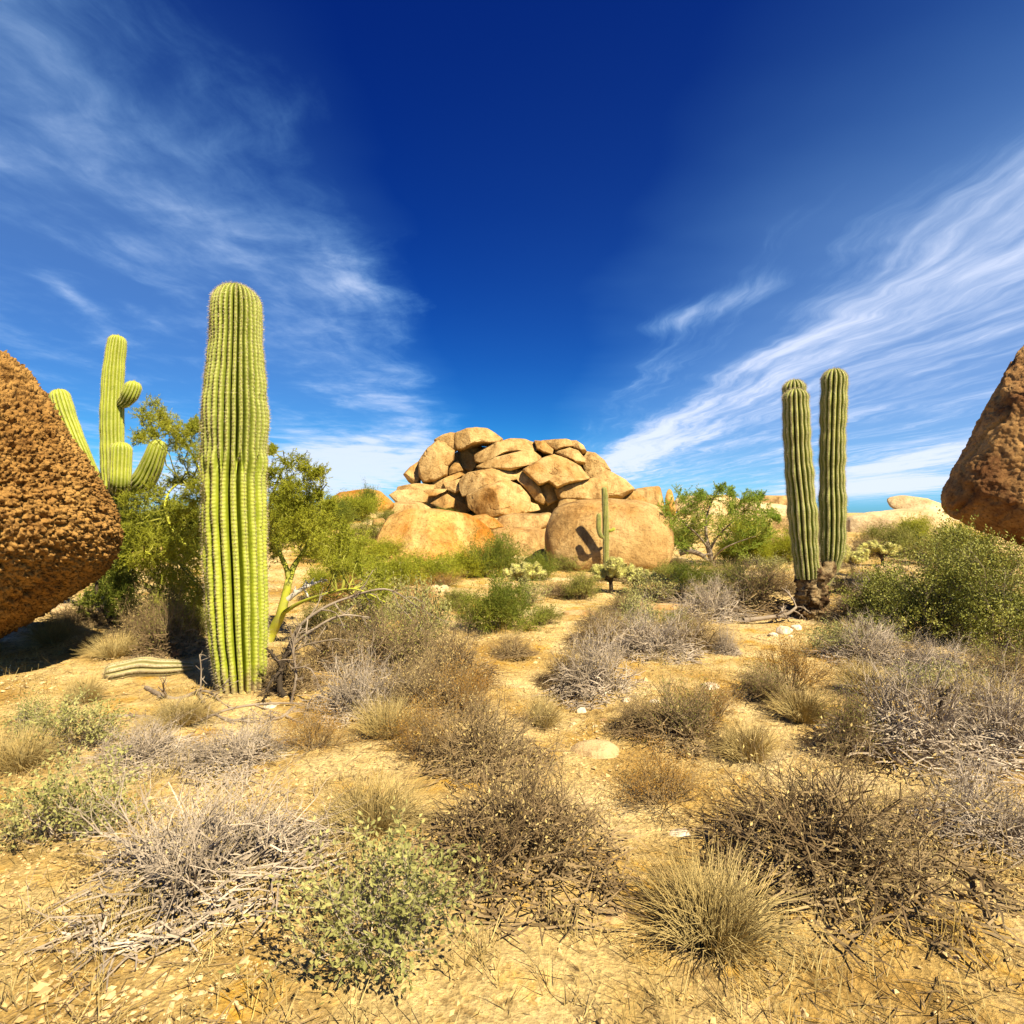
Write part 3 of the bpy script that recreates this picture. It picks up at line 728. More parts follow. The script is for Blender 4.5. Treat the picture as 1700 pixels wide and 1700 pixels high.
stone(1312, 1060, 14, 7, 'tiny white stone in front of the twin cactus rubble', STONE, 113)
stone(1395, 1022, 40, 14, 'tan stone right of the twin cactus base', STONET, 114)
stone(840, 978, 44, 14, 'long pale stone left of the golden cholla', ROCKP, 115)
stone(725, 985, 56, 16, 'pale rock sheet in the clearing left of centre', ROCKP, 116, flat=0.8)
stone(960, 1022, 70, 10, 'dark edged ledge stone in the centre clearing', STONET, 117, flat=0.6)
stone(985, 1032, 50, 9, 'lower ledge stone in the centre clearing', STONET, 118, flat=0.6)
stone(1090, 1012, 92, 12, 'wide yellow ledge stone, left of the dark shrubs', STONET, 119, flat=0.6)
stone(1075, 1028, 80, 10, 'yellow ledge stone lying below the wide one', STONET, 120, flat=0.6)
stone(1240, 962, 70, 16, 'pale flat rock behind the shrubs left of the twin cactus', ROCKP, 121, flat=0.7)
stone(1480, 948, 60, 14, 'pale flat rock below the gold cholla on the right', ROCKP, 122, flat=0.7)
stone(455, 1178, 40, 10, 'pale flat stone at the big cactus foot', STONE, 123, flat=0.8)
stone(120, 1020, 90, 20, 'pale rock sheet behind the left boulder\'s shadow', ROCKP, 124, flat=0.8)
stone(640, 1330, 40, 20, 'rough tan stone in the near foreground left of centre', STONET, 125)
stone(1130, 1400, 46, 24, 'white speckled stone in the near foreground right of centre', STONE, 126)
stone(1020, 1540, 60, 30, 'brown stone close to the viewer at the bottom', STONET, 127)
stone(330, 1420, 50, 26, 'tan stone close to the viewer at the lower left', STONET, 128)

# ================================================================= saguaros
def stem(mb_list, pts, rad, nribs=20, depth=0.2, spp=0.026, seed=0, spine_len=0.022, kink=None, ns_rib=8, droop=False, spine_density=5, wob=0.03, scar=0.0, pw=0.75, undul=0.0, split=None, tub=0.0, dz=0.018):
    """ribbed column along pts; returns (verts, quads, crest values, spine verts)"""
    pts = np.asarray(pts, float)
    Ltot = np.linalg.norm(np.diff(pts, axis=0), axis=1).sum()
    n = max(24, int(Ltot / dz))
    P, r, t = resample(pts, rad, n)
    # domed tip
    R_end = r[-1]
    left = (t[-1] - t)
    dome = np.sqrt(np.clip(1 - np.clip((R_end * 0.9 - left) / (R_end * 0.9), 0, 1) ** 2, 0.0, 1))
    T, A, B = transport(P)
    m = nribs * ns_rib
    an = np.arange(m) * 2 * PI / m
    rg = np.random.default_rng(seed)
    tt = t[:, None] + 0 * an[None]
    rib_i = np.floor(an / (2 * PI / nribs) + 0.5) % nribs
    ph = rg.uniform(0, 6, nribs)[rib_i.astype(int)]
    # ribs wander a little with height
    ang = an[None] + wob * np.sin(tt * 2.1 + ph[None] * 0.2) + wob * 0.7 * np.sin(tt * 5.3 + 1.7)
    def profile(nr):
        q = np.abs((an * nr / (2 * PI) + 0.5) % 1.0 - 0.5) * 2      # 0 on the crest, 1 in the fold
        sl = np.clip((q - 0.62) / 0.38, 0, 1)
        return 1 - 0.30 * q ** 2 - 0.70 * sl ** pw
    prof = profile(nribs)
    if split:     # more, finer ribs above the waist
        w = sstep(split[1] - 0.12, split[1] + 0.12, t)[:, None]
        prof = prof[None] * (1 - w) + profile(split[0])[None] * w
    else:
        prof = np.repeat(prof[None], n, 0)
    dep = depth * np.clip(dome, 0.25, 1)[:, None] * (1 + 0.12 * np.sin(tt * 3.1 + ph[None]))
    Rr = (r * dome)[:, None] * (1 - dep * (1 - prof))
    Rr = Rr * (1 + 0.012 * np.sin(tt * 17 + ph[None]) + 0.012 * np.sin(tt * 7.3 + 2 * ph[None]))
    if undul: Rr = Rr * (1 + undul * np.sin(tt * 9 + seed) + undul * np.sin(tt * 21 + 2 * seed))
    off = A[:, None] * np.cos(ang)[..., None] + B[:, None] * np.sin(ang)[..., None]
    V = P[:, None] + off * Rr[..., None]
    if split: Rr = Rr * (1 + 0.09 * 4 * w * (1 - w))
    if tub: Rr = Rr * (1 + tub * np.sin(2 * PI * tt / 0.034 + ph[None] * 2) * np.clip(prof * 2 - 1, 0, 1))
    off = A[:, None] * np.cos(ang)[..., None] + B[:, None] * np.sin(ang)[..., None]
    V = P[:, None] + off * Rr[..., None]
    if scar:
        q = V.reshape(-1, 3)
        s = fbm(q * 3.0, 4, seed + 3); s = sstep(0.28, 0.42, s).reshape(Rr.shape)
        V = V - off * (scar * s)[..., None]
    V = V.reshape(-1, 3)
    i = np.arange(n - 1)[:, None] * m; k = np.arange(m)[None]; k2 = (k + 1) % m
    Q = np.stack([i + k, i + k2, i + m + k2, i + m + k], 2).reshape(-1, 4)
    crest = prof.ravel()
    # areoles with spines along every crest
    step = max(1, int(round(spp / (Ltot / n))))
    Vg = V.reshape(n, m, 3); SP = []; SD = []
    bands = [(nribs, 0, split[1]), (split[0], split[1], 99)] if split else [(nribs, 0, 99)]
    for nr, ta, tb in bands:
        rows = np.arange(2, n, step); rows = rows[(t[rows] >= ta) & (t[rows] < tb)]
        for rib in range(nr):
            c = int(round(rib * m / nr)) % m
            o = off[rows, c]; p0 = Vg[rows, c]
            for _ in range(spine_density):
                SP.append(p0); SD.append(o + RNG.normal(0, 0.65, o.shape) + np.array([0, 0, -0.15]))
    # tip gets a felt of spines
    rows = np.arange(max(0, n - int(R_end * 1.0 / (Ltot / n))), n)
    for rib in range(nribs):
        c = rib * ns_rib
        o = off[rows, c] * 0.6 + T[rows] * 0.8
        for _ in range(3):
            SP.append(V.reshape(n, m, 3)[rows, c]); SD.append(o + RNG.normal(0, 0.4, o.shape))
    return V, Q, crest, np.concatenate(SP), np.concatenate(SD)

def build_stem(name, parent, base, pts, rad, mat, smat=SPINE, spine_len=0.022, spine_w=0.0009, label=None, **kw):
    V, Q, cr, SP, SD = stem(None, np.asarray(pts) - base, rad, **kw)
    mb = MB(); mb.add(V, Q=Q)
    me = mb.mesh(name, mat, True)
    at = me.attributes.new('crest', 'FLOAT', 'POINT'); at.data.foreach_set('value', cr.astype(np.float32))
    o = link(name, me, parent)
    if label: o['label'] = label
    mb2 = MB(); spikes(mb2, SP, SD, spine_len * RNG.uniform(0.6, 1.3, len(SP)), spine_w)
    link('spines', mb2.mesh('spines', smat), o)
    return o

# the big one at left
_, dB = on_ground(402, 1158)
def edge_axis(rows, d, shrink=1.0, yoff=0.0):
    pts = []; rad = []
    for y, a, b in rows:
        p = pix((a + b) / 2, y, d + yoff)
        pts.append(p); rad.append((b - a) / 2 / F * d * shrink)
    return pts, rad
dB += 0.27
rows = [(1175, 364, 437), (1140, 361, 439), (1100, 354, 443), (1050, 348, 444), (1000, 344, 444), (930, 340, 443), (860, 338, 442), (800, 337, 441), (774, 340, 440), (750, 338, 442), (700, 337, 445),
        (670, 338, 444), (640, 341, 442), (600, 346, 438), (560, 350, 434), (520, 350, 434), (490, 353, 431), (472, 356, 429)]
pts, rad = edge_axis(rows, dB, 0.955)
rad[-1] *= 1.0
b0 = np.array([pts[0][0], pts[0][1], gz(pts[0][0], pts[0][1])])
pts[0][2] = b0[2] - 0.1
g = root('saguaro_cactus', b0, 'tall thick single column saguaro with deep ribs, lit lime green, nearest to the viewer', 'cactus')
build_stem('stem', g, b0, pts, rad, CGREEN, nribs=19, depth=0.56, seed=2, wob=0.02, ns_rib=24, split=(29, 2.13), scar=0.012, spine_density=8, pw=0.6, tub=0.013, dz=0.0085, spine_len=0.026, spine_w=0.0013)

# multi armed one behind the left boulder
d = 9.2
g0, _ = on_ground(200, 1030)
def axis(pl, d, yo=None):
    out = []
    for i, (x, y) in enumerate(pl):
        p = pix(x, y, d + (yo[i] if yo else 0)); out.append(p)
    return out
tr = axis([(202, 1050), (200, 960), (196, 900), (193, 850), (188, 780), (186, 700), (187, 640), (191, 595), (196, 556)], d)
b1 = np.array([tr[0][0], tr[0][1], gz(tr[0][0], tr[0][1])]); tr[0][2] = b1[2] - 0.1
g = root('saguaro_cactus', b1, 'many armed yellow green saguaro rising behind the left boulder', 'cactus')
k = d / F
build_stem('stem', g, b1, tr, [19 * k, 19 * k, 18 * k, 18.5 * k, 18 * k, 17.5 * k, 16.5 * k, 15 * k, 14 * k], CLIME, nribs=18, depth=0.26, ns_rib=12, undul=0.012, seed=5, spine_len=0.02, spine_density=4)
build_stem('arm', g, b1, axis([(188, 838), (172, 818), (150, 785), (130, 745), (112, 700), (102, 668), (97, 646)], d, [0, 0, -.05, -.1, -.1, -.1, -.1]), [6 * k, 10 * k, 13 * k, 14.5 * k, 15.5 * k, 15.5 * k, 15 * k], CLIME, nribs=16, depth=0.24, ns_rib=12, undul=0.012, seed=6, spine_density=4)
build_stem('arm', g, b1, axis([(176, 815), (163, 803), (153, 790), (148, 776)], d, [0, 0.1, .2, .25]), [6 * k, 10 * k, 11 * k, 10 * k], CLIME, nribs=14, depth=0.24, ns_rib=12, seed=7, spine_density=4)
build_stem('arm', g, b1, axis([(196, 672), (207, 667), (216, 655), (221, 643), (223, 632)], d, [0, -.05, -.1, -.1, -.1]), [5 * k, 10 * k, 12.5 * k, 12.5 * k, 11 * k], CLIME, nribs=14, depth=0.26, ns_rib=12, seed=8, spine_density=4)
build_stem('arm', g, b1, axis([(192, 800), (196, 812), (199, 800), (200, 775), (201, 750), (201, 733)], d, [0, -.3, -.5, -.5, -.5, -.5]), [5 * k, 11 * k, 15 * k, 15.5 * k, 15.5 * k, 14.5 * k], CLIME, nribs=16, depth=0.26, ns_rib=12, seed=9, spine_density=4)
build_stem('arm', g, b1, axis([(200, 812), (218, 810), (238, 798), (250, 776), (259, 752), (266, 730)], d, [0, -.05, -.1, -.15, -.2, -.2]), [6 * k, 12 * k, 18 * k, 17 * k, 15 * k, 13.5 * k], CLIME, nribs=16, depth=0.26, ns_rib=12, seed=10, spine_density=4)

# twin column saguaro on a corky foot
_, dT = on_ground(1350, 1030)
dT += 0.2; k = dT / F
bt = pix(1350, 1030, dT); bt[2] = gz(bt[0], bt[1])
g = root('saguaro_cactus', bt, 'twin column saguaro with corky brown foot, standing right of centre', 'cactus')
p, r = edge_axis([(960, 1322, 1360), (930, 1319, 1358), (890, 1313, 1357), (850, 1309, 1355), (800, 1306, 1350), (750, 1303, 1346), (700, 1301, 1343), (665, 1300, 1342), (645, 1301, 1340)], dT, 0.97, -0.06)
build_stem('stem', g, bt, p, r, CDARK, nribs=16, depth=0.5, ns_rib=16, pw=0.65, tub=0.012, dz=0.011, undul=0.03, seed=12, spine_density=8, spine_len=0.035, spine_w=0.0012)
p, r = edge_axis([(955, 1330, 1352), (900, 1318, 1352), (800, 1308, 1345), (700, 1301, 1337), (650, 1300, 1337), (630, 1300, 1336)], dT, 0.97, 0.34)
build_stem('stem', g, bt, p, r, CDARK, nribs=16, depth=0.5, ns_rib=16, pw=0.65, tub=0.012, dz=0.011, undul=0.03, seed=13, spine_density=8, spine_len=0.035, spine_w=0.0012)
p, r = edge_axis([(975, 1348, 1372), (955, 1360, 1384), (935, 1362, 1396), (905, 1361, 1402), (860, 1360, 1404), (800, 1362, 1402), (740, 1362, 1402), (690, 1363, 1404), (640, 1364, 1406), (612, 1365, 1405)], dT, 0.97, 0.03)
build_stem('stem', g, bt, p, r, CDARK, nribs=16, depth=0.5, ns_rib=16, pw=0.65, tub=0.012, dz=0.011, undul=0.03, seed=14, spine_density=8, spine_len=0.035, spine_w=0.0012)
mb = MB()
fp = [pix(1350, 1040, dT), pix(1351, 1020, dT), pix(1350, 990, dT), pix(1346, 960, dT), pix(1344, 935, dT)]
fp[0][2] = bt[2] - 0.12
tube(mb, [q - bt for q in fp], [30 * k, 25 * k, 23 * k, 22 * k, 18 * k], ns=64, n=110, bump=0.55, freq=11, seed=4)
tube(mb, [q - bt for q in (pix(1352, 975, dT - .05), pix(1368, 958, dT - .05), pix(1376, 944, dT - .03), pix(1380, 930, dT))], [9 * k, 11 * k, 12 * k, 11 * k], ns=24, n=24, bump=0.3, freq=12, seed=6)
o = link('foot', mb.mesh('foot', CORK, True), g)
mb = MB()
th = RNG.uniform(0, 2 * PI, 900); zz = RNG.uniform(-0.02, 0.85, 900)
rr = 24 * k
SPn = np.stack([np.cos(th) * rr, np.sin(th) * rr, zz], 1)
spikes(mb, SPn, np.stack([np.cos(th), np.sin(th), RNG.normal(0, 0.6, 900)], 1), RNG.uniform(0.03, 0.08, 900), 0.0025)
link('spines', mb.mesh('spines', SPINED), o)

# the thin one in front of the great boulder
dS = 16.1; k = dS / F
p = axis([(1007, 945), (1006, 925), (1006, 890), (1005, 850), (1004, 825), (1003, 808)], dS)
bs = p[0].copy(); bs[2] = gz(bs[0], bs[1]); p[0][2] = bs[2] - 0.15
g = root('saguaro_cactus', bs, 'thin slender saguaro throwing its shadow on the great tan boulder', 'cactus')
build_stem('stem', g, bs, p, [4.8 * k, 4.8 * k, 5.2 * k, 5.2 * k, 5 * k, 4.5 * k], CDARK, nribs=13, depth=0.2, seed=21, spine_density=5, spine_len=0.03)
build_stem('arm', g, bs, axis([(1004, 894), (997, 889), (994, 878), (994, 864), (994, 852)], dS, [0, -.1, -.12, -.12, -.12]), [2 * k, 3.6 * k, 4 * k, 4 * k, 3.4 * k], CDARK, nribs=11, depth=0.2, seed=22, spine_density=4)
build_stem('arm', g, bs, axis([(1008, 882), (1014, 881), (1018, 879), (1021, 876)], dS, [0, -.05, -.05, -.05]), [2 * k, 2.5 * k, 2.8 * k, 2 * k], CGREEN, nribs=11, depth=0.2, seed=23, spine_density=4)

# fallen dead column by the big cactus
mb_ = MB()
pa, da = on_ground(172, 1128); pb, db = on_ground(320, 1112)
gp = root('fallen_cactus', [pa[0], pa[1], pa[2]], 'grey green fallen cactus column lying on the sand left of the big saguaro', 'fallen cactus')
q = [pa + np.array([0, 0, .05]), (pa * 2 + pb) / 3 + np.array([0, .05, .075]), (pa + 2 * pb) / 3 + np.array([0, -.03, .06]), pb + np.array([0, 0, .03])]
CLOG = cactus_mat('dead_cactus_skin', (0.20, 0.18, 0.06), (0.34, 0.29, 0.12), (0.5, 0.42, 0.28), 0.7)
build_stem('stem', gp, pa, q[::-1], [0.05, 0.085, 0.095, 0.08], CLOG, smat=SPINED, nribs=9, depth=0.35, seed=31, wob=0.1, spine_density=6, spine_len=0.04, scar=0.03, undul=0.04)
# ================================================================= growth
def unit(v):
    return v / max(np.linalg.norm(v), 1e-9)

def grow_shrub(seed, stems=36, rx=0.5, h=0.5, thick=0.0035, kids=2, grand=1.6, wig=0.25, el=(12, 85), lean=(0, 0), up=0.25):
    """twigs of one shrub: (P0,P1,r0,r1) arrays and the twig tips (P, D)"""
    rg = np.random.default_rng(seed)
    S0 = []; S1 = []; R0 = []; R1 = []; TP = []; TD = []
    def branch(p, d, L, r, n, lev):
        step = L / n
        for i in range(n):
            d = unit(d + rg.normal(0, wig, 3) + np.array([0, 0, up * (0.3 if lev == 0 else 0.1)]))
            q = p + d * step
            if q[2] < 0.004: q[2] = 0.004 + rg.uniform(0, .02); d = unit(q - p)
            ra = r * (1 - 0.7 * i / n); rb = r * (1 - 0.7 * (i + 1) / n)
            S0.append(p); S1.append(q); R0.append(ra); R1.append(rb)
            p = q
            if lev < 2 and i > 0 or lev == 1:
                c = kids if lev == 0 else grand
                c = int(c) + (rg.random() < c % 1)
                for _ in range(c):
                    dd = unit(d + rg.normal(0, 0.62, 3) + np.array([0, 0, 0.12]))
                    branch(p, dd, L * rg.uniform(.28, .55) * (1 if lev == 0 else 0.9), rb * 0.7, 3 if lev == 0 else 2, lev + 1)
            if lev > 0:
                TP.append(p); TD.append(d)
    for _ in range(stems):
        a = rg.uniform(0, 2 * PI); e = math.radians(rg.uniform(*el))
        d = np.array([math.cos(a) * math.cos(e) + lean[0], math.sin(a) * math.cos(e) + lean[1], math.sin(e)])
        reach = 1 / math.sqrt((math.cos(e) / rx) ** 2 + (math.sin(e) / h) ** 2)
        b = np.array([math.cos(a), math.sin(a), 0]) * rx * 0.16 * math.sqrt(rg.random()); b[2] = -0.02
        branch(b, unit(d), reach * rg.uniform(.6, 1.0), thick, 5, 0)
    return [np.array(x) for x in (S0, S1, R0, R1, TP, TD)]

def tangle(mb, rg, n=700):
    """dead twigs added low inside a shrub and around its foot, deepening its shade"""
    a = rg.uniform(0, 2 * PI, n); r = .46 * np.sqrt(rg.random(n))
    p = np.stack([np.cos(a) * r, np.sin(a) * r, .005 + rg.random(n) ** 2 * .30 * np.clip(1 - r / .5, .04, 1)], 1)
    b = rg.uniform(0, 2 * PI, n)
    d = np.stack([np.cos(b), np.sin(b), rg.normal(0, .35, n) * np.clip(p[:, 2] * 8, .1, 1)], 1) * rg.uniform(.05, .2, n)[:, None]
    q = p + d; q[:, 2] = np.maximum(q[:, 2], .004)
    m = (p + q) / 2 + rg.normal(0, .012, p.shape); m[:, 2] = np.maximum(m[:, 2], .004)
    segs(mb, p, m, .0045, .0038); segs(mb, m, q, .0038, .002)

VAR = {}
def variant(sp, k):
    """one shrub mesh, about 1 m across; returns (twig mesh, leaf mesh or None)"""
    key = (sp, k)
    if key in VAR: return VAR[key]
    sd = sum(map(ord, sp)) * 7 + k * 101
    rg = np.random.default_rng(sd)
    lf = None
    mb = MB(); ml = MB()
    if sp == 'grey':      # bare grey twigs
        s = grow_shrub(sd, 56, .5, .46, .0074, 1.7, 1.9, .26); segs(mb, *s[:4]); tangle(mb, rg); me = mb.mesh('twigs', DRYGREY)
        leaves(ml, s[4][::9], s[5][::9] + rg.normal(0, .5, s[5][::9].shape), .016, .007, rng=rg); lf = ml.mesh('leaves', STRAW)
    elif sp == 'brown':
        s = grow_shrub(sd, 58, .5, .42, .0066, 1.8, 1.9, .30); segs(mb, *s[:4]); tangle(mb, rg); me = mb.mesh('twigs', DRYBROWN)
        leaves(ml, s[4][::5], s[5][::5] + rg.normal(0, .5, s[5][::5].shape), .018, .008, rng=rg); lf = ml.mesh('leaves', OLIVE if k % 2 else STRAW)
    elif sp == 'olive':   # low bursage, small olive leaves over brown twigs
        s = grow_shrub(sd, 60, .5, .42,   .0044, 1.8, 1.8, .22); segs(mb, *s[:4]); me = mb.mesh('twigs', DRYBROWN)
        for _ in range(2): leaves(ml, s[4] + rg.normal(0, .012, s[4].shape), s[5] + rg.normal(0, .6, s[5].shape), .024, .010, rng=rg)
        lf = ml.mesh('leaves', OLIVE)
    elif sp == 'sage':
        s = grow_shrub(sd, 30, .5, .5, .004, 1.7, 1.7, .25); segs(mb, *s[:4]); me = mb.mesh('twigs', DRYGREY)
        leaves(ml, s[4], s[5] + rg.normal(0, .6, s[5].shape), .034, .017, rng=rg)
        lf = ml.mesh('leaves', SAGE)
    elif sp == 'green':
        s = grow_shrub(sd, 62, .5, .5,   .0044, 1.9, 1.9, .16, up=.35); segs(mb, *s[:4]); me = mb.mesh('twigs', PVTWIG)
        for _ in range(2): leaves(ml, s[4] + rg.normal(0, .012, s[4].shape), s[5] + rg.normal(0, .4, s[5].shape), .028, .009, rng=rg)
        lf = ml.mesh('leaves', PVLEAFD)
    elif sp == 'yellow':
        s = grow_shrub(sd, 62, .5, .5,   .0044, 1.9, 1.9, .18, up=.4); segs(mb, *s[:4]); me = mb.mesh('twigs', PVTWIG)
        for _ in range(2): leaves(ml, s[4] + rg.normal(0, .012, s[4].shape), s[5] + rg.normal(0, .4, s[5].shape), .03, .010, rng=rg)
        lf = ml.mesh('leaves', YELLEAF if k % 2 else PVLEAF)
    elif sp == 'rust':
        s = grow_shrub(sd, 48, .5, .5, .0052, 1.8, 1.7, .2, up=.3); segs(mb, *s[:4]); me = mb.mesh('twigs', DRYBROWN)
        leaves(ml, s[4], s[5] + rg.normal(0, .35, s[5].shape), .022, .006, rng=rg)
        lf = ml.mesh('leaves', RUST)
    elif sp == 'straw':   # dry bunch grass
        n = 900
        a = rg.uniform(0, 2 * PI, n); e = np.radians(rg.uniform(25, 88, n)); L = rg.uniform(.25, .55, n)
        p = np.stack([np.cos(a) * .16 * rg.random(n), np.sin(a) * .16 * rg.random(n), 0 * a - .01], 1)
        d = np.stack([np.cos(a) * np.cos(e), np.sin(a) * np.cos(e), np.sin(e)], 1)
        q = p + d * L[:, None] * .6
        d2 = d + rg.normal(0, .2, d.shape) - np.array([0, 0, .35]); d2 /= np.linalg.norm(d2, axis=1)[:, None]
        segs(mb, p, q, .0025, .002); segs(mb, q, q + d2 * L[:, None] * .4, .002, .0006); me = mb.mesh('blades', STRAW)
    VAR[key] = (me, lf)
    return VAR[key]

SH_N = [0]
def shrub(px, py, w, h, sp, label, group=None, k=None, cat=None, zs=None):
    p, d = on_ground(px, py)
    SH_N[0] += 1
    k = (SH_N[0] * 5 % 3) if k is None else k
    me, lf = variant(sp, k)
    rg = random.Random(SH_N[0])
    dry = sp in ('grey', 'brown', 'rust', 'straw', 'sage')
    w *= 1.2 if dry else 1.0; h *= (1.36 if d > 4 else 1.12) if dry and d < 11 else 0.9
    sx = w / F * d / 0.98; sz = h / F * d / 0.46
    # the outline reaches out towards the viewer, so the base stands a little further off
    base = np.array([p[0] * (1 + 0.22 * sx / d), p[1] + 0.22 * sx, 0]); base[2] = gz(base[0], base[1])
    name = {'straw': 'bunch_grass'}.get(sp, 'shrub')
    cat = cat or {'straw': 'grass tuft'}.get(sp, 'shrub')
    if lf is None:
        o = link(name, me, None, base); tag(o, label, cat, group)
    else:
        o = root(name, base, label, cat, group)
        link('twigs', me, o); link('leaves', lf, o)
    o.rotation_euler = (rg.uniform(-.12, .12), rg.uniform(-.12, .12), rg.uniform(0, 6.28)); o.scale = (sx * rg.uniform(.88, 1.15), sx * rg.uniform(.88, 1.15), sz)
    return o

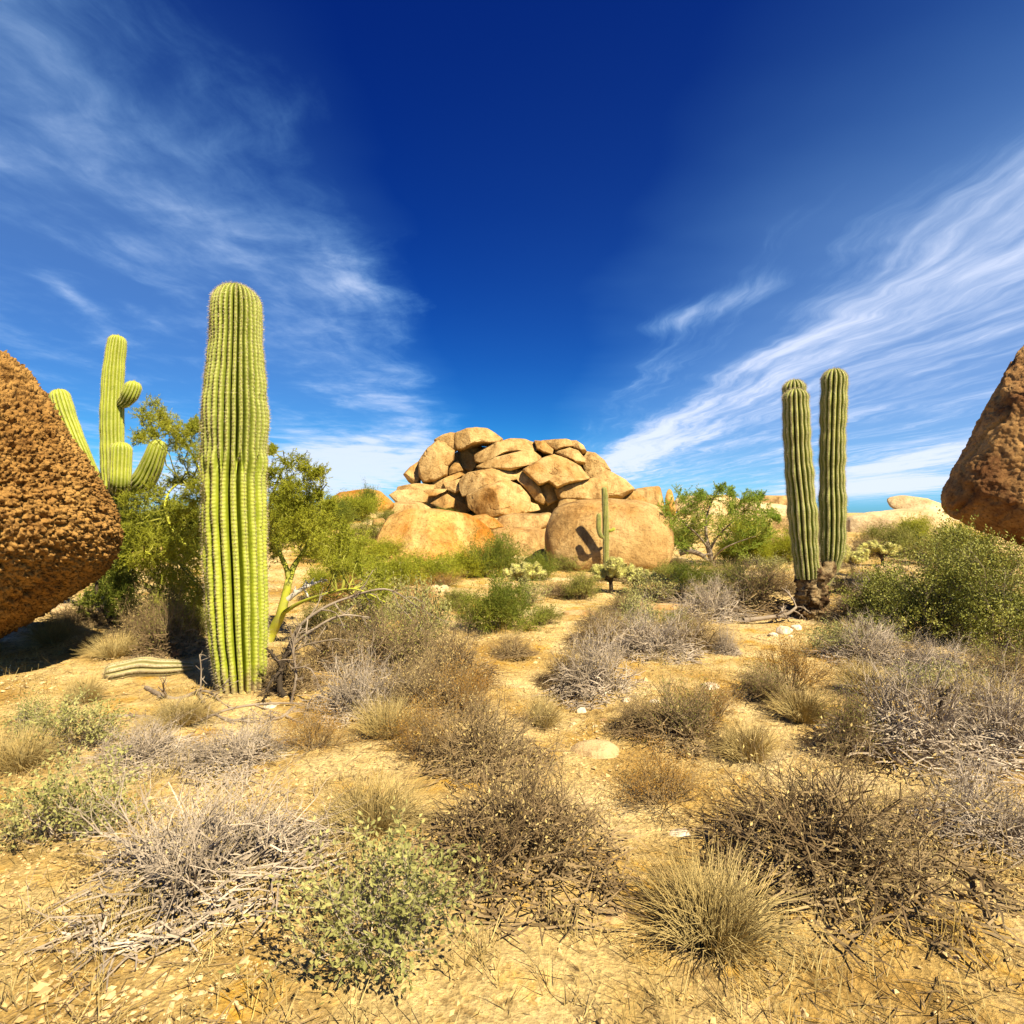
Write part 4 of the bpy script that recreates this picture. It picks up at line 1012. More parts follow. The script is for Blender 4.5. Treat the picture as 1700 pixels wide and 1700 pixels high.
SHRUBS = [
 # grey and brown dry shrubs, middle and right
 (592, 1196, 150, 78, 'grey', 'pale grey twiggy shrub, largest of the bare shrubs right of the big saguaro'),
 (655, 1130, 200, 100, 'brown', 'wide brown shrub on the mound left of the sandy wash'),
 (745, 1142, 140, 80, 'brown', 'brown shrub touching the left bank of the sandy wash'),
 (560, 1112, 130, 66, 'brown', 'dark brown shrub in the shade behind the bare dead branches'),
 (700, 1085, 110, 70, 'sage', 'fine yellowish grey shrub on top of the mound left of the wash'),
 (800, 1295, 230, 120, 'brown', 'large dark twiggy shrub at the lower centre left of the white slab'),
 (700, 1268, 120, 72, 'rust', 'ochre dry shrub left of the large dark twiggy shrub'),
 (640, 1240, 120, 50, 'straw', 'straw coloured bunch grass below the pale grey twiggy shrub'),
 (990, 1160, 150, 84, 'grey', 'round grey shrub at the head of the sandy wash'),
 (940, 1148, 90, 50, 'brown', 'small brown shrub leaning on the left of the round grey shrub'),
 (1080, 1092, 150, 62, 'grey', 'long grey shrub in the centre of the clearing'),
 (1150, 1082, 120, 52, 'brown', 'low brown shrub right of the long grey shrub'),
 (1000, 1078, 110, 42, 'brown', 'low brown shrub left of the long grey shrub'),
 (1060, 1052, 90, 36, 'sage', 'low pale shrub behind the long grey shrub'),
 (850, 1096, 64, 34, 'brown', 'lone small brown shrub on open sand above the wash'),
 (1206, 1088, 40, 38, 'grey', 'tiny bare shrub on open gravel left of the twin cactus'),
 (1130, 1240, 150, 84, 'brown', 'brown shrub on gravel below the lone white stone'),
 (1175, 1218, 110, 56, 'rust', 'rusty low shrub on gravel right of the wash'),
 (1315, 1155, 125, 56, 'rust', 'orange topped dry shrub below the twin cactus'),
 (1270, 1172, 120, 50, 'brown', 'brown shrub at the left of the orange topped shrub'),
 (1440, 1105, 150, 56, 'grey', 'grey shrub at the shadow edge below the leafy bush'),
 (1385, 1092, 90, 34, 'sage', 'pale feathery shrub in front of the twin cactus'),
 (1545, 1122, 130, 44, 'grey', 'half shaded grey shrub at the foot of the leafy bush'),
 (1520, 1275, 260, 150, 'grey', 'biggest grey brush mound at the lower right'),
 (1650, 1262, 180, 110, 'grey', 'bare grey brush at the lower right edge'),
 (1410, 1262, 130, 90, 'brown', 'dark brown shrub at the left end of the biggest grey brush mound'),
 (1620, 1190, 150, 50, 'straw', 'straw grass above the bare grey brush at the right edge'),
 (1430, 1165, 120, 40, 'straw', 'straw grass patch above the biggest grey brush mound'),
 (1245, 1024, 130, 70, 'brown', 'dark shrub in the shadow left of the twin cactus'),
 (1175, 1030, 120, 50, 'grey', 'pale twigged shrub left of the dark shaded shrub by the twin cactus'),
 (1290, 985, 90, 50, 'brown', 'brown shrub directly behind the twin cactus foot'),
 (1210, 985, 90, 46, 'olive', 'olive shrub behind the dark shaded shrub by the twin cactus'),
 (1420, 1030, 90, 40, 'brown', 'shaded brown shrub right of the twin cactus foot'),
 (1470, 1010, 110, 50, 'grey', 'shaded grey shrub between the twin cactus and the leafy bush'),
 # left side
 (280, 1092, 100, 92, 'brown', 'dark brown shrub left of the big saguaro stem'),
 (235, 1075, 90, 60, 'brown', 'bushy brown shrub under the green tree at left'),
 (120, 1262, 130, 60, 'sage', 'pale leafy shrub sprawling at the lower left'),
 (55, 1236, 90, 36, 'sage', 'pale leafy sprig in the left boulder\'s shadow'),
 (230, 1285, 170, 56, 'grey', 'low grey brush at the lower left below the dead branches'),
 (400, 1280, 170, 62, 'grey', 'bare grey brush below the big saguaro'),
 (140, 1172, 70, 34, 'straw', 'straw grass at the lower edge of the left boulder\'s shadow'),
 (130, 1040, 90, 30, 'brown', 'flat brown shrub behind the left boulder\'s shadow'),
 (520, 1255, 110, 46, 'rust', 'ochre low shrub below the bare dead branches'),
 # green ones in the middle
 (832, 1052, 150, 78, 'green', 'green mound shrub in the middle of the clearing'),
 (790, 1045, 70, 46, 'olive', 'olive shrub against the left of the green mound shrub'),
 (822, 962, 100, 62, 'green', 'green bush below the low smooth boulder'),
 (770, 960, 90, 44, 'yellow', 'yellow green bush under the right end of the broad orange boulder'),
 (700, 972, 120, 42, 'yellow', 'yellow green bush in front of the broad orange boulder'),
 (650, 985, 110, 55, 'yellow', 'yellow green bush at the left foot of the broad orange boulder'),
 (740, 976, 60, 26, 'rust', 'small ochre shrub beside the pale rock sheet'),
 (600, 985, 110, 48, 'yellow', 'yellow green bush right of the palo verde'),
 (895, 965, 70, 40, 'green', 'dark green bush behind the golden cholla, left of the great tan boulder'),
 (965, 997, 70, 46, 'olive', 'olive shrub left of the thin cactus'),
 (925, 992, 50, 28, 'brown', 'brown shrub right of the left golden cholla'),
 (1110, 968, 80, 32, 'olive', 'low olive shrub in front of the great tan boulder'),
 (1150, 978, 90, 40, 'green', 'low green shrub in front of the green tree'),
 (1080, 1002, 100, 30, 'sage', 'faded shrub below the right golden cholla pair'),
 (1130, 1000, 90, 30, 'brown', 'brown shrub right of the golden cholla pair'),
 (1035, 1022, 80, 30, 'brown', 'brown shrub between the ledge stones and the golden cholla pair'),
 (1120, 942, 50, 22, 'brown', 'brown scrub at the right foot of the great tan boulder'),
 (1050, 950, 34, 30, 'rust', 'reddish dry shrub at the great tan boulder, right of the thin cactus'),
 (940, 948, 70, 26, 'olive', 'olive scrub at the left foot of the great tan boulder'),
 (1250, 938, 90, 44, 'yellow', 'bright yellow green bush right of the green tree'),
 (1215, 935, 60, 34, 'yellow', 'bright yellow green bush at the green tree\'s trunk'),
 (1305, 935, 70, 44, 'yellow', 'yellow green bush touching the twin cactus'),
 (1500, 925, 90, 52, 'olive', 'olive bush in front of the whaleback boulder'),
 (1440, 925, 70, 40, 'brown', 'brown bush right beside the twin cactus in front of the whaleback'),
 (1590, 935, 110, 60, 'yellow', 'yellowish bush under the right boulder'),
 (1440, 965, 80, 26, 'straw', 'yellow grass below the gold cholla on the right'),
 (540, 1000, 100, 52, 'yellow', 'yellow green bush beneath the palo verde\'s right limbs'),
 (560, 935, 120, 40, 'yellow', 'yellow bush on the slope behind the palo verde'),
 (610, 905, 80, 40, 'olive', 'olive bush on the slope left of the broad orange boulder'),
 (510, 905, 100, 60, 'yellow', 'yellow bush high on the left slope'),
 # beyond the boulders
 (1075, 838, 60, 16, 'yellow', 'yellow green brush on top of the great tan boulder\'s back'),
 (1030, 832, 50, 14, 'olive', 'olive brush on the skyline at the right foot of the pile'),
 (690, 842, 60, 16, 'green', 'dark green brush at the left foot of the pile'),
 (735, 846, 50, 14, 'green', 'dark brush below the pale rock at the pile\'s left foot'),
 (615, 850, 40, 40, 'green', 'thin dark green bush in front of the domed orange boulder'),

 # further cover between the others
 (480, 1150, 110, 60, 'brown', 'dark brown brush hugging the big saguaro foot on its right'),
 (620, 1060, 130, 60, 'sage', 'yellowish brush under the arching bare branches'),
 (540, 1050, 90, 46, 'olive', 'olive brush at the palo verde\'s root'),
 (700, 1190, 150, 70, 'brown', 'brown brush between the wide brown shrub and the ochre one'),
 (775, 1195, 110, 60, 'rust', 'ochre brush on the left bank of the wash'),
 (900, 1215, 80, 40, 'straw', 'yellow grass in the bed of the sandy wash'),
 (1060, 1225, 90, 50, 'brown', 'brown brush between the wash stones and the gravel shrub'),
 (1240, 1275, 130, 60, 'straw', 'straw grass at the lower centre right'),
 (1330, 1210, 110, 46, 'straw', 'straw grass below the orange topped dry shrub'),
 (1560, 1170, 140, 36, 'sage', 'pale brush on the sunny strip below the leafy bush shadow'),
 (1660, 1140, 130, 50, 'brown', 'brown brush in the leafy bush shadow at the right edge'),
 (1410, 1066, 70, 26, 'straw', 'yellow grass just right of the twin cactus foot'),
 (1120, 1055, 80, 36, 'olive', 'olive brush at the end of the yellow ledge stones'),
 (1000, 1045, 80, 30, 'brown', 'brown brush on the ledge stones in the centre clearing'),
 (905, 1040, 60, 34, 'olive', 'olive brush right of the green mound shrub'),
 (880, 1005, 70, 30, 'sage', 'pale brush below the left golden cholla'),
 (760, 1015, 70, 34, 'olive', 'olive brush below the yellow green bushes, left of the green mound'),
 (690, 1020, 90, 36, 'rust', 'ochre brush at the tips of the arching bare branches'),
 (1010, 965, 60, 26, 'brown', 'brown scrub at the thin saguaro foot'),
 (1180, 1003, 90, 36, 'olive', 'olive brush right of the golden cholla pair'),
 (1200, 960, 80, 34, 'brown', 'brown scrub under the green tree'),
 (1275, 958, 70, 34, 'sage', 'pale scrub left behind the twin cactus'),
 (1395, 985, 80, 36, 'straw', 'yellow grass behind the twin cactus foot on its right'),
 (1380, 945, 60, 34, 'brown', 'grey brown scrub between the stems and the right golden chollas'),
 (1520, 900, 70, 34, 'yellow', 'yellow brush at the whaleback boulder\'s foot'),
 (1455, 905, 60, 30, 'olive', 'olive brush at the whaleback boulder\'s left foot'),
 (1340, 905, 60, 40, 'green', 'green bush seen between the twin stems'),
 (1240, 905, 80, 40, 'yellow', 'yellow bush behind the green tree'),
 (1130, 905, 60, 30, 'green', 'green bush behind the green tree on its left'),
 (480, 880, 90, 50, 'yellow', 'yellow bush behind the palo verde crown'),
 (560, 880, 70, 36, 'green', 'green bush below the domed orange boulder'),
 (640, 930, 80, 28, 'yellow', 'yellow bush against the left end of the broad orange boulder'),
 (585, 1015, 90, 40, 'rust', 'ochre brush right of the palo verde trunk'),
 (592, 868, 90, 38, 'yellow', 'yellow green bush on the hill below the domed orange boulder'),
 (645, 872, 50, 26, 'olive', 'olive bush at the top left of the broad orange boulder'),
 (540, 882, 90, 46, 'green', 'dark green bush on the hill behind the palo verde'),
 (470, 900, 110, 60, 'yellow', 'yellow bush right behind the big saguaro on the hill'),
 (250, 905, 120, 60, 'yellow', 'yellow bush far behind the many armed saguaro'),
 (330, 900, 110, 56, 'green', 'green bush on the hill left of the big saguaro'),
 (90, 1070, 90, 30, 'straw', 'straw grass on the rim of the left boulder\'s shadow'),
 (190, 1095, 80, 30, 'straw', 'straw grass behind the fallen cactus column'),
 (300, 1215, 120, 36, 'straw', 'straw grass by the fallen forked branch'),
 (30, 1290, 130, 60, 'straw', 'straw grass at the lower left edge'),
 (320, 1060, 90, 60, 'olive', 'olive brush left of the big saguaro, under the palo verde'),
 (150, 1080, 60, 26, 'brown', 'brown scrub by the tip of the left boulder\'s shadow'),
 # near foreground, below
 (870, 1480, 330, 170, 'brown', 'brown shrub closest to the viewer in the middle'),
 (330, 1520, 380, 180, 'grey', 'grey shrub closest to the viewer on the left'),
 (1400, 1500, 400, 200, 'brown', 'brown shrub closest to the viewer on the right'),
 (110, 1420, 240, 110, 'sage', 'pale leafy shrub at the left edge near the viewer'),
 (1640, 1420, 240, 120, 'grey', 'grey shrub at the right edge near the viewer'),
 (620, 1400, 190, 80, 'straw', 'straw grass close to the viewer left of centre'),
 (1100, 1360, 150, 70, 'rust', 'ochre shrub close to the viewer right of the white slab'),
 (1180, 1620, 300, 130, 'straw', 'straw grass at the very bottom right of centre'),
 (620, 1640, 320, 140, 'sage', 'pale shrub at the very bottom left of centre'),
]
for a in SHRUBS:
    shrub(*a, group={'grey': 'dry twiggy shrubs', 'brown': 'dry twiggy shrubs', 'rust': 'ochre dry shrubs', 'straw': 'straw grass tufts', 'sage': 'pale leafy shrubs', 'olive': 'olive shrubs',
                     'green': 'green shrubs', 'yellow': 'yellow green bushes'}[a[4]])

# ================================================================= trees
def crown_from(clusters, base, seed, twigs=26, leaf=(0.026, 0.008), up=0.35, per=7, tw=0.004, droop=0.0, gather=None, rough=.25):
    """clusters: (centre, radius); each is a spray of thin leafy twigs. gather: limb points that feed the sprays"""
    rg = np.random.default_rng(seed)
    S0 = []; S1 = []; R0 = []; R1 = []; LP = []; LD = []
    G = np.array(gather)
    for c, R in clusters:
        c = np.asarray(c, float)
        j = np.argmin(((G - c) ** 2).sum(1)); a = G[j]
        # feeder limb
        p = a; n = 5
        for i in range(n):
            q = a + (c - a) * (i + 1) / n + rg.normal(0, 0.04 * np.linalg.norm(c - a) + .005, 3)
            S0.append(p); S1.append(q); R0.append(.011 - .0015 * i); R1.append(.0095 - .0015 * i); p = q
        od = unit(c - a + 1e-3)
        for _ in range(int(twigs)):
            p = c + rg.normal(0, .33, 3) * R
            d = unit(rg.normal(0, .75, 3) + od * .5 + np.array([0, 0, up]))
            L = R * rg.uniform(.6, 1.25); n = 5
            for i in range(n):
                d = unit(d + rg.normal(0, rough, 3) + np.array([0, 0, .05 - droop]))
                q = p + d * L / n
                S0.append(p); S1.append(q); R0.append(tw * (1 - .15 * i)); R1.append(tw * (.85 - .15 * i))
                for _k in range(per):
                    t = rg.random(); LP.append(p + (q - p) * t); LD.append(d * .7 + rg.normal(0, .6, 3))
                p = q
    return [np.array(x) for x in (S0, S1, R0, R1, LP, LD)]

def tree(name, base, label, limbs, clusters, bark, twig, leafm, seed, cat='tree', group=None, leaf=(0.026, 0.008), trunk_parts=True, **kw):
    g = root(name, base, label, cat, group)
    mb = MB(); G = []
    for pts, rad in limbs:
        P = np.array(pts) - base
        tube(mb, P, rad, ns=9, bump=0.12, freq=6, seed=seed)
        Pr, _, _ = resample(P, rad, 24); G += list(Pr[6:])
    link('trunk', mb.mesh('trunk', bark, True), g)
    cl = [(np.asarray(c) - base, R) for c, R in clusters]
    s = crown_from(cl, base, seed, gather=G, **kw)
    mb = MB(); segs(mb, *s[:4], m=0)
    rg = np.random.default_rng(seed)
    n = len(s[4])
    leaves(mb, s[4], s[5], leaf[0] * rg.uniform(.6, 1.3, n), leaf[1] * rg.uniform(.7, 1.2, n), m=1, rng=rg)
    link('crown', mb.mesh('crown', [twig, leafm]), g)
    return g

def clus(rows, d, dj, seed, R0=1.0, reps=3):
    """rows: (px, py, radius px, dy metres or None)"""
    rg = np.random.default_rng(seed); out = []
    for x, y, r in rows:
        for _ in range(reps):
            dd = d + rg.uniform(-dj, dj)
            out.append((pix(x + rg.normal(0, r * .45), y + rg.normal(0, r * .45), dd), r / F * dd * R0 * .75))
    return out

# the palo verde behind the big saguaro
d = 7.6
bp_, _ = on_ground(440, 1066); d = bp_[1]
L = lambda pl, yo=None: axis(pl, d, yo)
limbs = [
 (L([(440, 1075), (452, 1050), (466, 1020), (474, 990), (480, 962)], [0, 0, -.1, -.1, -.1]), [.07, .064, .056, .05, .044]),
 (L([(480, 962), (488, 940), (500, 922), (512, 900), (528, 870), (535, 830)], [-.1, 0, .1, .2, .3, .3]), [.042, .034, .026, .02, .014, .008]),
 (L([(480, 962), (474, 940), (462, 915), (450, 890), (446, 850), (460, 800), (475, 770)], [-.1, -.1, 0, 0, .1, .2, .2]), [.036, .03, .025, .02, .016, .012, .007]),
 (L([(440, 1070), (420, 1030), (390, 975), (355, 940), (325, 920), (298, 895), (280, 865), (274, 840), (282, 815), (300, 800)], [0, .1, .2, .2, .1, 0, 0, 0, .1, .1]), [.06, .055, .045, .036, .03, .026, .021, .016, .012, .008]),
 (L([(390, 975), (370, 900), (350, 840), (335, 790), (310, 740), (275, 700)], [.2, .4, .5, .5, .4, .3]), [.036, .03, .024, .018, .012, .007]),
 (L([(325, 920), (300, 935), (270, 930), (240, 915)], [.1, -.1, -.2, -.3]), [.02, .016, .012, .007]),
 (L([(466, 1020), (500, 1000), (545, 985), (590, 978), (640, 1000)], [-.1, -.3, -.5, -.6, -.7]), [.028, .02, .016, .012, .007]),
]
rows = [(255, 690, 26), (280, 715, 28), (305, 740, 26), (325, 770, 26), (240, 720, 16), (320, 710, 16),
        (225, 850, 26), (250, 830, 26), (290, 850, 26), (320, 850, 30), (235, 890, 34), (275, 900, 34), (310, 890, 34), (325, 940, 34), (260, 940, 36), (300, 965, 34), (225, 935, 30),
        (330, 810, 22), (300, 800, 20), (340, 990, 26),
        (490, 775, 22), (475, 800, 22), (505, 800, 26), (525, 825, 24), (490, 835, 30), (530, 785, 12), (455, 790, 16), (460, 835, 24), (480, 870, 34), (520, 865, 30), (545, 840, 16), (455, 905, 28), (510, 895, 34),
        (545, 895, 30), (545, 935, 30), (575, 925, 28), (585, 895, 24), (610, 950, 26), (620, 980, 22), (450, 745, 8)]
tree('palo_verde_tree', bp_, 'feathery green palo verde tree with yellow green trunk behind the big saguaro', limbs, clus(rows, d, .6, 5, reps=4), PVBARK, PVTWIG, PVLEAF, 61,
     group='palo verde trees', twigs=24, per=5, leaf=(.034, .008), tw=.0032)

# a second, lower one at left
b2, _ = on_ground(188, 1042); d2 = b2[1]
L2 = lambda pl, yo=None: axis(pl, d2, yo)
limbs = [(L2([(188, 1046), (182, 1025), (168, 1005), (160, 975), (170, 940)]), [.05, .04, .03, .022, .012]),
         (L2([(188, 1046), (200, 1015), (205, 985), (220, 950), (248, 900)], [0, 0, .1, .2, .2]), [.045, .035, .028, .02, .01]),
         (L2([(188, 1046), (215, 1030), (250, 1005), (290, 985)], [0, -.1, -.2, -.3]), [.035, .025, .018, .01])]
rows = [(160, 985, 24), (150, 1000, 20), (185, 965, 30), (205, 930, 30), (220, 985, 36), (245, 955, 34), (275, 985, 34), (250, 1010, 30), (300, 1005, 30), (200, 1005, 26), (215, 890, 20), (320, 1020, 24), (228, 870, 24), (262, 858, 24), (292, 882, 26), (322, 905, 26), (245, 905, 28), (318, 860, 22), (285, 915, 28)]
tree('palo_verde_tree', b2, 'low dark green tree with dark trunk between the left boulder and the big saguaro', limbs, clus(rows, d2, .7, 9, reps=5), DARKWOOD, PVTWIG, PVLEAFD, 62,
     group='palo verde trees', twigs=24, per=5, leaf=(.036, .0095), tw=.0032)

# the bright green tree right of centre
b3, _ = on_ground(1182, 940); d3 = b3[1]
L3 = lambda pl, yo=None: axis(pl, d3, yo)
limbs = [(L3([(1183, 945), (1180, 925), (1175, 905), (1172, 885), (1174, 855), (1185, 825)]), [.11, .09, .07, .045, .028, .012]),
         (L3([(1178, 915), (1190, 893), (1210, 872), (1235, 850)], [0, -.1, -.3, -.4]), [.045, .03, .02, .01]),
         (L3([(1176, 910), (1160, 890), (1140, 872), (1122, 858)], [0, -.1, -.2, -.2]), [.04, .028, .018, .01]),
         (L3([(1182, 930), (1200, 912), (1225, 900), (1255, 890)], [0, -.3, -.5, -.7]), [.035, .024, .016, .009])]
rows = [(1195, 812, 8), (1212, 818, 8), (1165, 825, 12), (1130, 832, 16), (1108, 850, 16), (1150, 838, 20), (1185, 835, 20), (1215, 838, 18), (1240, 835, 16), (1262, 828, 10), (1275, 850, 14), (1255, 855, 20), (1225, 862, 24), (1190, 862, 26),
        (1155, 862, 26), (1122, 868, 20), (1110, 885, 14), (1138, 888, 24), (1165, 888, 24), (1205, 890, 26), (1240, 888, 24), (1270, 882, 16), (1225, 910, 20), (1130, 905, 16), (1255, 908, 16), (1290, 862, 8)]
tree('mesquite_tree', b3, 'small bright green tree with short grey trunk right of the great tan boulder', limbs, clus(rows, d3, .9, 12, reps=5), DEADWOOD, PVTWIG, MESQ, 63,
     twigs=17, per=5, leaf=(.045, .015), tw=.005, rough=.3)

# little leafless-looking tree tops seen over the left slope and beside the boulder
b4, _ = on_ground(612, 860)
# big leafy bush at right
def leafy_bush(px, py, w, h, label, seed, n=150, dp=0.9, leaf=(.034, .018), mat=OLIVE):
    p, d = on_ground(px, py)
    base = np.array([p[0], p[1] + .3, 0]); base[2] = gz(base[0], base[1])
    rg = np.random.default_rng(seed)
    g = root('leafy_bush', base, label, 'bush', 'leafy olive bushes at the right')
    W = w / F * d / 2; Hh = h / F * d
    s = grow_shrub(seed, 34, W * .95, Hh * .95, .009, 1.6, 1.3, .2, el=(8, 86))
    mb = MB(); segs(mb, *s[:4], ns=4); link('stems', mb.mesh('stems', DEADWOOD), g)
    # leaf sprays on the outer twigs, in clumps
    idx = rg.permutation(len(s[4]))[:n * 9]
    P = s[4][idx]; D = s[5][idx]
    ml = MB(); LP = []; LD = []
    for a, dd in zip(P, D):
        m = 11
        t = rg.uniform(-.02, .16, m)
        LP.append(a + dd * t[:, None] + rg.normal(0, .025, (m, 3))); LD.append(dd * .6 + rg.normal(0, .6, (m, 3)) + np.array([0, 0, .35]))
    LP = np.concatenate(LP); LD = np.concatenate(LD)
    k = LP[:, 2] > .05
    leaves(ml, LP[k], LD[k], leaf[0] * rg.uniform(.7, 1.2, k.sum()), leaf[1], rng=rg)
    link('foliage', ml.mesh('foliage', mat), g)
JOJOBA = plant_mat('jojoba_leaf', (0.13, 0.14, 0.022), (0.25, 0.25, 0.045), 2.5, 0.2, 0.5, (0.44, 0.40, 0.10))
leafy_bush(1585, 1075, 215, 175, 'large olive leafy bush under the right boulder, left half of the thicket', 71, n=200, mat=JOJOBA)
leafy_bush(1700, 1095, 220, 200, 'large olive leafy bush cut by the right edge of the picture', 72, n=200, mat=JOJOBA)
leafy_bush(1500, 1045, 120, 95, 'smaller olive leafy bush at the thicket\'s left end', 73, n=110, mat=JOJOBA)
leafy_bush(1640, 985, 190, 100, 'leafy bush behind the thicket, tight under the right boulder', 74, n=170, mat=JOJOBA)
leafy_bush(1560, 940, 130, 56, 'pale leafy bush behind the thicket before the whaleback boulder', 75, n=120, mat=OLIVE)

# ================================================================= chollas
def cholla(px, py, w, h, label, seed, joints=60):
    p, d = on_ground(px, py)
    rg = np.random.default_rng(seed)
    base = np.array([p[0], p[1] + .15, 0]); base[2] = gz(base[0], base[1])
    g = root('cholla_cactus', base, label, 'cactus', 'golden cholla cacti')
    W = w / F * d / 2; Hh = h / F * d
    mb = MB()
    tube(mb, [(0, 0, -.05), (.01, 0, Hh * .2), (-.01, .01, Hh * .42), (.02, 0, Hh * .6)], [.045, .04, .036, .03], ns=9, bump=.2, freq=14)
    heads = []
    for i in range(13):
        a = rg.uniform(0, 2 * PI); rr = rg.uniform(.15, .62)
        q = np.array([math.cos(a) * W * rr, math.sin(a) * W * rr, Hh * (.82 - .45 * rr) * rg.uniform(.75, 1.05)])
        s = np.array([0, 0, Hh * rg.uniform(.25, .55)])
        tube(mb, [s, (s + q) / 2 + np.array([0, 0, -.02]), q], [.03, .026, .022], ns=8, n=8, bump=.2, freq=14)
        heads.append(q)
    link('trunk', mb.mesh('trunk', DARKWOOD, True), g)
    mj = MB(); ms = MB()
    for j in range(joints):
        s = heads[j % 13 if j < 26 else rg.integers(len(heads))] + rg.normal(0, .02, 3)
        a = math.atan2(s[1], s[0]) + rg.normal(0, .8); e = rg.uniform(.0, 1.5)
        dd = np.array([math.cos(a) * math.cos(e), math.sin(a) * math.cos(e), math.sin(e)])
        Lj = rg.uniform(.1, .2) * (h / F * d) / .62
        t = s + dd * Lj
        t[2] = min(t[2], Hh); 
        R = rg.uniform(.034, .046) * (h / F * d) / .62
        tube(mj, [s, s + (t - s) * .35, s + (t - s) * .75, t], [R * .7, R, R, R * .55], ns=9, n=9, bump=.12, freq=30)
        m = 260
        tt = rg.random(m) ** .8
        o = rg.normal(0, 1, (m, 3)); ax = unit(t - s); o -= (o @ ax)[:, None] * ax; o /= np.linalg.norm(o, axis=1)[:, None]
        spikes(ms, s + (t - s) * tt[:, None] + o * R * .8, o + ax * .35 + rg.normal(0, .35, (m, 3)), rg.uniform(.028, .05, m) * (h / F * d) / .62, .0045)
        if rg.random() < .3: heads.append(t)
    link('crown', mj.mesh('crown', CHOLLAG, True), g)
    link('spines', ms.mesh('spines', CHOLLA), g)
cholla(870, 988, 58, 52, 'golden spined cholla below the low smooth boulder, alone at left', 81)
cholla(1016, 992, 44, 58, 'tall golden spined cholla in front of the thin saguaro', 82)
cholla(1057, 988, 46, 44, 'shorter golden spined cholla right beside the tall one', 83)
cholla(1420, 955, 60, 50, 'golden cholla right beside the twin saguaro', 84)
cholla(1470, 942, 50, 42, 'golden cholla in front of the whaleback boulder', 85)
cholla(1092, 940, 50, 80, 'loose branching cholla at the right end of the great tan boulder', 86, joints=60)

# ================================================================= dead wood
def dead(name, label, sticks, mat, cat='dead branch', group='dead branches', side=0.0, seed=1, thin=.5):
    """sticks: (pixel polyline with distance per point, r0, r1)"""
    P0 = np.array([pix(*s) for s in sticks[0][0]])
    base = P0[0].copy(); base[2] = gz(base[0], base[1])
    mb = MB(); rg = np.random.default_rng(seed)
    def put(pts, r0, r1, lev):
        pts = np.asarray(pts)
        for q in pts:
            q[2] = max(q[2], gz(q[0], q[1]) + r1 * .5)
        n = len(pts)
        tube(mb, pts - base, 1.35 * np.linspace(r0, r1, n), ns=7, bump=.18, freq=12, seed=seed)
        if lev == 0: return
        Lg = np.linalg.norm(pts[-1] - pts[0])
        R, rr, _ = resample(pts, np.linspace(r0, r1, n), 12)
        for i in range(3, 12):
            for _ in range(rg.integers(0, 3)):
                dd = unit(unit(R[min(i + 1, 11)] - R[i - 1]) + rg.normal(0, .8, 3))
                l = Lg * rg.uniform(.12, .35)
                e = R[i] + dd * l
                put([R[i], R[i] + dd * l * .5 + rg.normal(0, .06 * l, 3), e + rg.normal(0, .1 * l, 3)], rr[i] * thin, r1 * .45, lev - 1)
    for s, r0, r1 in sticks:
        put([pix(*q) for q in s], r0, r1, 2)
    o = link(name, mb.mesh(name, mat, True), None, base)
    return tag(o, label, cat, group)
dead('dead_branch', 'dark broken snag standing right of the big saguaro foot', [([(472, 1170, 5.3), (464, 1140, 5.3), (468, 1105, 5.35), (480, 1075, 5.4), (488, 1060, 5.4)], .022, .012),
     ([(468, 1105, 5.35), (455, 1090, 5.3), (447, 1080, 5.3)], .014, .006), ([(470, 1110, 5.35), (452, 1128, 5.2), (440, 1150, 5.1)], .012, .006)], DARKWOOD, seed=3)
dead('dead_branch', 'bare grey branches arching right from the palo verde', [([(478, 1090, 6.2), (490, 1050, 6.2), (520, 1020, 6.2), (570, 995, 6.3), (640, 978, 6.4), (690, 1005, 6.5)], .016, .005),
     ([(480, 1075, 6.2), (520, 1045, 6.1), (565, 1022, 6.1), (615, 1025, 6.1)], .014, .004), ([(480, 1085, 6.2), (510, 1070, 6.0), (560, 1060, 6.0)], .012, .004)], DEADWOOD, seed=4)
dead('dead_branch', 'white sun bleached stub on the palo verde\'s right', [([(478, 995, 7.1), (495, 982, 7.1), (512, 972, 7.15), (526, 967, 7.2)], .024, .012)], plant_mat('bleached_wood', (.5, .44, .34), (.62, .56, .45), 4, 0), seed=5)
dead('dead_branch', 'thin tangled grey branches drooping beside the big saguaro', [([(484, 1165, 5.2), (492, 1120, 5.2), (486, 1075, 5.25), (500, 1040, 5.3)], .010, .004), ([(486, 1110, 5.2), (515, 1110, 5.1), (535, 1150, 5.05)], .007, .003),
     ([(488, 1180, 5.1), (470, 1200, 4.9), (450, 1215, 4.8), (430, 1245, 4.6)], .012, .005), ([(476, 1200, 4.9), (495, 1225, 4.75), (520, 1250, 4.6)], .009, .004)], DEADWOOD, seed=6)
dead('dead_branch', 'fallen forked dead branch on the sand before the big saguaro', [([(243, 1142, 5.55), (262, 1160, 5.3), (295, 1166, 5.2), (328, 1148, 5.3), (350, 1150, 5.25), (366, 1166, 5.15)], .018, .007),
     ([(330, 1150, 5.3), (345, 1175, 5.0), (372, 1195, 4.8), (420, 1200, 4.75)], .014, .005), ([(300, 1165, 5.2), (280, 1190, 4.9), (230, 1210, 4.7)], .010, .004)], DEADWOOD, seed=7)
dead('dead_branch', 'long fallen branch across the sand below the big saguaro', [([(180, 1200, 4.75), (250, 1196, 4.8), (320, 1205, 4.7), (380, 1178, 5.0), (440, 1168, 5.1), (515, 1168, 5.1)], .012, .005)], DEADWOOD, seed=8)
dead('dead_branch', 'dark fallen cholla branch on the slope left of the twin cactus', [([(1222, 955, 15.5), (1238, 942, 15.5), (1250, 932, 15.5), (1262, 930, 15.5)], .05, .03)], DARKWOOD, seed=9)
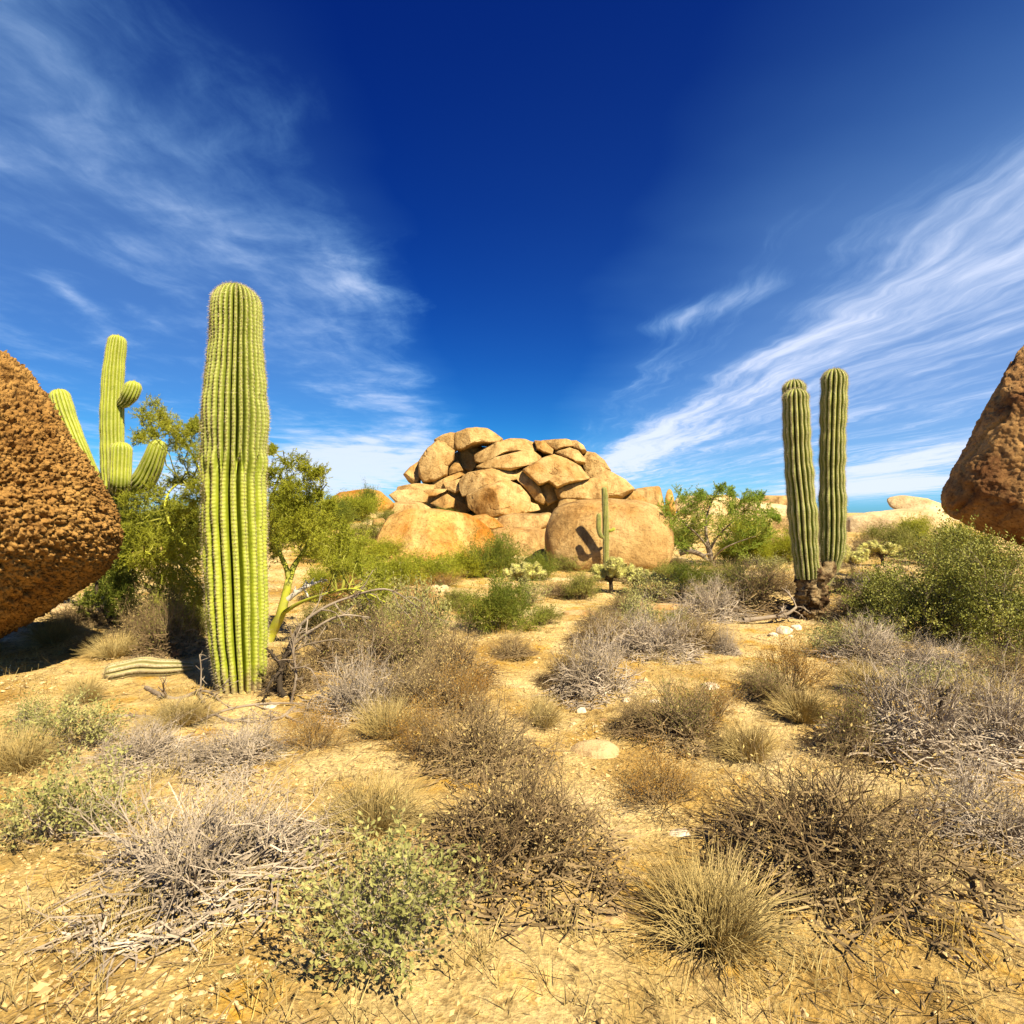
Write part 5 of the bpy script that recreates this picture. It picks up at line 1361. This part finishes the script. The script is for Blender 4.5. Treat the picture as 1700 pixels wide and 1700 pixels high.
dead('dead_branch', 'bare forked twig sticking up in the biggest grey brush mound', [([(1560, 1195, 4.2), (1565, 1160, 4.2), (1580, 1140, 4.2), (1588, 1130, 4.2)], .012, .004), ([(1565, 1165, 4.2), (1556, 1140, 4.2)], .008, .003)], DARKWOOD, seed=10)
dead('dead_branch', 'pale fallen limb at the left foot of the twin cactus', [([(1235, 1030, 9.0), (1270, 1026, 9.0), (1305, 1020, 9.05), (1322, 1008, 9.1)], .03, .015)], DEADWOOD, seed=11)
dead('dead_branch', 'whitish fallen limb at the green tree\'s trunk', [([(1128, 918, 17.6), (1145, 915, 17.5), (1162, 920, 17.4), (1172, 928, 17.4)], .07, .04)], DEADWOOD, seed=12)

# ================================================================= uncountable ground cover
def scatter(n, seed, y0=1.3, y1=17, pw=1.5):
    rg = np.random.default_rng(seed)
    y = y0 + (y1 - y0) * rg.random(n) ** pw
    x = (rg.random(n) * 2 - 1) * (y * .92 + .6)
    return x, y, rg
def pebbles():
    x, y, rg = scatter(70000, 5)
    keep = (fbm(np.stack([x * .7, y * .7, 0 * x], 1), 3, 77) > .05) | (rg.random(len(x)) < .12)
    x, y = x[keep], y[keep]
    z = ground(x, y); n = len(x)
    V, T = ico(1)
    s = .003 + .009 * rg.random(n) ** 3 + .012 * (rg.random(n) ** 16)
    s = s * (1 + y * .06)
    sc = np.stack([s * rg.uniform(.8, 1.5, n), s * rg.uniform(.8, 1.3, n), s * rg.uniform(.45, .8, n)], 1)
    a = rg.uniform(0, 6.28, n); ca, sa = np.cos(a), np.sin(a)
    # eight faced chips with uneven corners
    O = np.array([[1, 0, 0], [0, 1, 0], [-1, 0, 0], [0, -1, 0], [0, 0, 1], [0, 0, -1], ], float)
    Ft = np.array([[0, 1, 4], [1, 2, 4], [2, 3, 4], [3, 0, 4], [1, 0, 5], [2, 1, 5], [3, 2, 5], [0, 3, 5]])
    W = O[None] * sc[:, None] * rg.uniform(.7, 1.25, (n, 6, 1)) + rg.normal(0, .18, (n, 6, 3)) * s[:, None, None]
    X = W[..., 0] * ca[:, None] - W[..., 1] * sa[:, None]; Y = W[..., 0] * sa[:, None] + W[..., 1] * ca[:, None]
    P = np.stack([X + x[:, None], Y + y[:, None], W[..., 2] + z[:, None] + s[:, None] * .2], 2)
    mb = MB(); mb.add(P.reshape(-1, 3), T=(np.arange(n) * 6)[:, None, None] + Ft[None])
    GRAVEL = plant_mat('gravel', (.38, .24, .08), (.55, .39, .18), 1.2, 0, .9, (.58, .44, .24))
    o = link('gravel', mb.mesh('gravel', GRAVEL)); tag(o, 'loose tan gravel scattered over the desert floor', 'gravel', kind='stuff')
pebbles()
def litter():
    x, y, rg = scatter(17000, 15, 1.3, 17)
    k = fbm(np.stack([x * .8, y * .8, 0 * x], 1), 3, 55) > .02; x, y = x[k], y[k]
    z = ground(x, y); n = len(x)
    a = rg.uniform(0, 6.28, n); L = rg.uniform(.02, .12, n)
    d = np.stack([np.cos(a), np.sin(a), rg.normal(.1, .22, n)], 1)
    P = np.stack([x, y, z + .006], 1)
    mb = MB(); segs(mb, P, P + d * L[:, None], .0022, .0012)
    o = link('twig_litter', mb.mesh('twig_litter', DRYBROWN)); tag(o, 'broken dry twigs littering the sand', 'litter', kind='stuff')
litter()
def dry_grass():
    x, y, rg = scatter(3200, 25, 1.4, 18, 1.2)
    f = fbm(np.stack([x * .6, y * .6, 0 * x], 1), 3, 99)
    k = f > .08; x, y = x[k], y[k]
    m = 9
    X = np.repeat(x, m) + rg.normal(0, .035, len(x) * m); Y = np.repeat(y, m) + rg.normal(0, .035, len(x) * m)
    n = len(X); Z = ground(X, Y)
    a = rg.uniform(0, 6.28, n); e = rg.uniform(.5, 1.5, n); L = rg.uniform(.04, .16, n)
    d = np.stack([np.cos(a) * np.cos(e), np.sin(a) * np.cos(e), np.sin(e)], 1)
    P = np.stack([X, Y, Z - .004], 1)
    mb = MB(); segs(mb, P, P + d * L[:, None], .0022, .0006)
    o = link('dry_grass', mb.mesh('dry_grass', STRAW)); tag(o, 'thin straw coloured dry grass scattered over the sand', 'grass', kind='stuff')
dry_grass()
